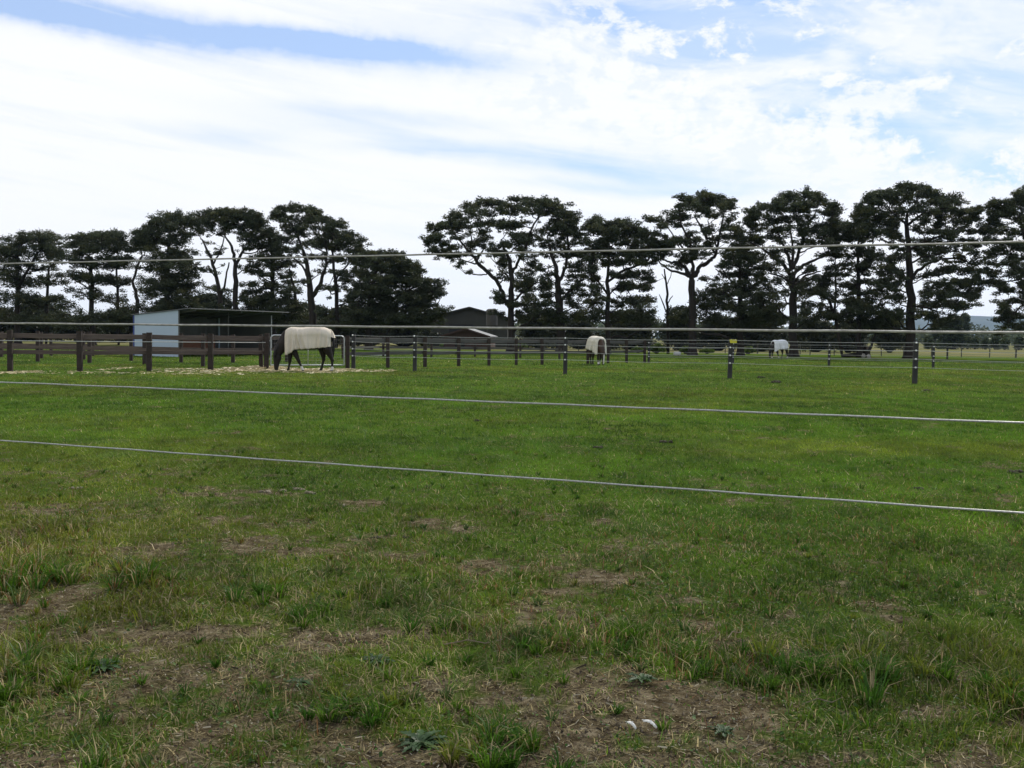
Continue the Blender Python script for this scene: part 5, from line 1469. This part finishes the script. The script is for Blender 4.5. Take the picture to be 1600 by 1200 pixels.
# white feathers near the bottom edge
def feather(px, py, L, w, ang, barred, label, pit=.25):
    p = at_g(px, py); root = empty('feather', (p[0], p[1], p[2] + .02), label, 'feather', 'white feathers on bare earth', rz=ang)
    root.rotation_euler = (0, pit, ang)
    mb = MB(); n = 14; V = []
    for i in range(n + 1):
        t = i / n; ww = w * math.sin(math.pi * min(1, t * .9 + .08)) ** .6
        if barred and i % 3 == 1: ww *= .55
        for s in (-1, 0, 1):
            V.append((L * (t - .5), s * ww / 2, .006 * (1 - abs(s)) + .012 * math.sin(t * 3)))
    Fs = []
    for i in range(n):
        for j in (0, 1): Fs.append((i * 3 + j, i * 3 + j + 1, i * 3 + 4 + j, i * 3 + 3 + j))
    mb.add(V, Fs)
    o = mb.build('vane', plain('white_feather', (.78, .77, .70), (.6, .6, .55), 30, .7), root, smooth=True); sd = o.modifiers.new('t', 'SOLIDIFY'); sd.thickness = .0015
    mb = MB(); mb.tube([(-L * .62, 0, .004), (0, 0, .02), (L * .5, 0, .01)], .0014, 5); mb.build('quill', white_pl, root)


feather(986, 1149, .045, .014, math.radians(-50), False, 'smooth white feather, left one of the two on bare earth')
feather(1015, 1145, .055, .018, math.radians(-38), True, 'gappy white feather, right one of the two on bare earth')

# rosette weeds
wl = leafmat('weed_leaf', trans=.2, gloss=.02, rough=.5, usecol=False, base=(.035, .068, .024), var=.35, nscale=14)


def weed(px, py, r, n, label, seed, lobed=True):
    rg = np.random.default_rng(seed); p = at_g(px, py); V = []; Fs = []
    for i in range(n):
        az = i * 2.399 + rg.normal(0, .15); L = r * rg.uniform(.65, 1.1); el = rg.uniform(.08, .6)
        m_ = 12; b0 = len(V)
        wd = L * rg.uniform(.14, .2)
        for j in range(m_ + 1):
            t = j / m_; w = wd * math.sin(math.pi * (t * .88 + .1)) ** .7
            if lobed: w *= (.55 + .45 * (j % 2))
            x = L * t * math.cos(el * (1 - t * .7)); z = .012 + L * t * math.sin(el) * (1 - .75 * t)
            for s in (-1, 0, 1):
                q = (x * math.cos(az) - s * w * math.sin(az), x * math.sin(az) + s * w * math.cos(az), z + (abs(s)) * w * .35 + rg.normal(0, .0015))
                V.append(q)
        for j in range(m_):
            for s in (0, 1): k = b0 + j * 3 + s; Fs.append((k, k + 1, k + 4, k + 3))
    mb = MB(); mb.add(V, Fs)
    o = mb.build('rosette_weed', wl, smooth=True); o.location = tuple(p)
    tag(o, label, 'weed', 'broad leaved rosette weeds')


weed(655, 1166, .095, 22, 'largest grey green rosette weed, at the bottom centre left', 1)
weed(160, 1046, .085, 20, 'dark rosette weed on bare earth, at the lower left', 2)
weed(590, 1040, .08, 14, 'small rosette weed left of centre, between bare patches', 3)
weed(1000, 1070, .07, 14, 'flat rosette weed right of centre above the feathers', 4)
weed(470, 1072, .06, 14, 'small rosette weed between the two large left ones', 5)
weed(1130, 1150, .06, 12, 'small rosette weed right of the feathers', 6)

# fallen twigs and dry sticks
stick = plain('dry_stick', (.26, .21, .15), (.16, .12, .08), 20, .9)
for i, (px, py, L, a, lab) in enumerate([(740, 1016, .26, 0.0, 'thin dry stick lying level right of centre'), (1285, 1110, .16, .05, 'pale dry stick below the tall green tuft'), (1150, 1005, .12, .7, 'short dry stick pointing up right, on bare soil'), (1165, 1017, .14, -.2, 'dark bent stick beside the short dry one'), (430, 700 + 8, .3, -.2, 'pale stick under the lowest cable on the left')]):
    mb = MB(); p = at_g(px, py)
    mb.tube([(-L / 2, 0, .012), (-L * .1, .012, .03), (L * .2, -.008, .022), (L / 2, .01, .035)], [.0028, .003, .0022, .0012], 5)
    o = mb.build('dry_stick', stick); o.location = tuple(p); o.rotation_euler = (0, 0, a)
    tag(o, lab, 'stick', 'dry sticks in the grass')

# white strip lying in the grass, pale drum, pale stones
mb = MB(); p = ground(585, 556); mb.box((-.75, 0, .05), (.75, .35, .05), .2, .05)
o = mb.build('white_board', white_pl); o.location = tuple(p); tag(o, 'white board lying on the grass behind the long rail fence', 'board')
mb = MB(); p = ground(1058, 555.5)
mb.tube([(0, 0, 0), (0, 0, .05), (0, 0, .28), (0, 0, .32)], [.22, .3, .3, .2], 14)
o = mb.build('feed_tub', plain('pale_tub', (.5, .5, .48), None, 4, .5), smooth=True); o.location = tuple(p); tag(o, 'pale feed tub on the grass left of the open forked cypress', 'tub')
for i, (px, py) in enumerate([(1349, 559), (1357, 560)]):
    mb = MB(); mb.blob((0, 0, .12), (.16, .13, .22), seed=i, n=9, m=7); o = mb.build('pale_stone', plain('pale_stone', (.3, .28, .25), None, 6, .9, bump=.5)); o.location = tuple(ground(px, py))
    tag(o, ['taller pale stone against the double trunked tree', 'lower pale stone right of the taller one by the trunk'][i], 'stone')
# parked ute and water trough far in the pale field
def trough():
    root = empty('water_trough', tuple(ground(1500, 537.5)), 'tiny pale trough far off in the dry field at right', 'trough')
    mb = MB(); mb.box((-1.1, 0, .28), (1.1, 0, .28), 1.0, .5); mb.build('basin', plain('concrete', (.45, .46, .46), None, 3, .8), root)
    mb = MB(); mb.box((-.95, 0, .535), (.95, 0, .535), .8, .02); mb.build('water', plain('water_top', (.3, .36, .42), None, 3, .1), root)


trough()

# ------------------------------------------------------------------ near cable fence (the camera stands just outside it)
def near_fence():
    # along the fence the wires close in at the left; distances follow from their spacing
    a = at(0, 515, 4.87); b_ = at(1600, 536, 3.17)
    d = b_ - a; d[2] = 0
    L0 = a - d * .55; L1 = b_ + d * .35
    root = empty('cable_fence', (L0[0], L0[1], 0), 'nearest fence of four pale cables strung right across the photo', 'fence')
    o0 = np.array([L0[0], L0[1], 0])
    cable = plain('pale_plastic_cable', (.42, .41, .36), (.20, .19, .16), 38, .5, bump=.3)
    strand = plain('twisted_pale_strand', (.50, .50, .48), (.22, .22, .21), 140, .4, metal=.3)
    for yl, yr, r, ym, m_ in ((412, 378, .0034, None, cable), (505, 520, .0044, None, cable), (597, 661, .0033, None, strand), (688, 802, .0034, None, strand)):
        A_ = at(0, yl, 4.87); B_ = at(1600, yr, 3.17)
        P = []
        n = 60
        for i in range(n + 1):
            t = -.55 + (1.9) * i / n
            q = A_ + (B_ - A_) * t
            q[2] += .0008 * math.sin(i * 1.7)
            P.append(q - o0)
        mb = MB(); mb.tube(P, r, 8); mb.build('cable', m_, root, smooth=True)
    for q in (L0, L1):
        mb = MB(); p = q - o0; mb.tube([(p[0], p[1] + .07, -.2), (p[0], p[1] + .07, 1.8)], .06, 10); mb.build('post', wood_blk, root)


near_fence()

SC.cycles.use_adaptive_sampling = True
SC.cycles.max_bounces = 4
SC.cycles.diffuse_bounces = 2
SC.cycles.transparent_max_bounces = 4
SC.cycles.volume_bounces = 0
SC.cycles.use_denoising = True
SC.cycles.denoiser = 'OPENIMAGEDENOISE'
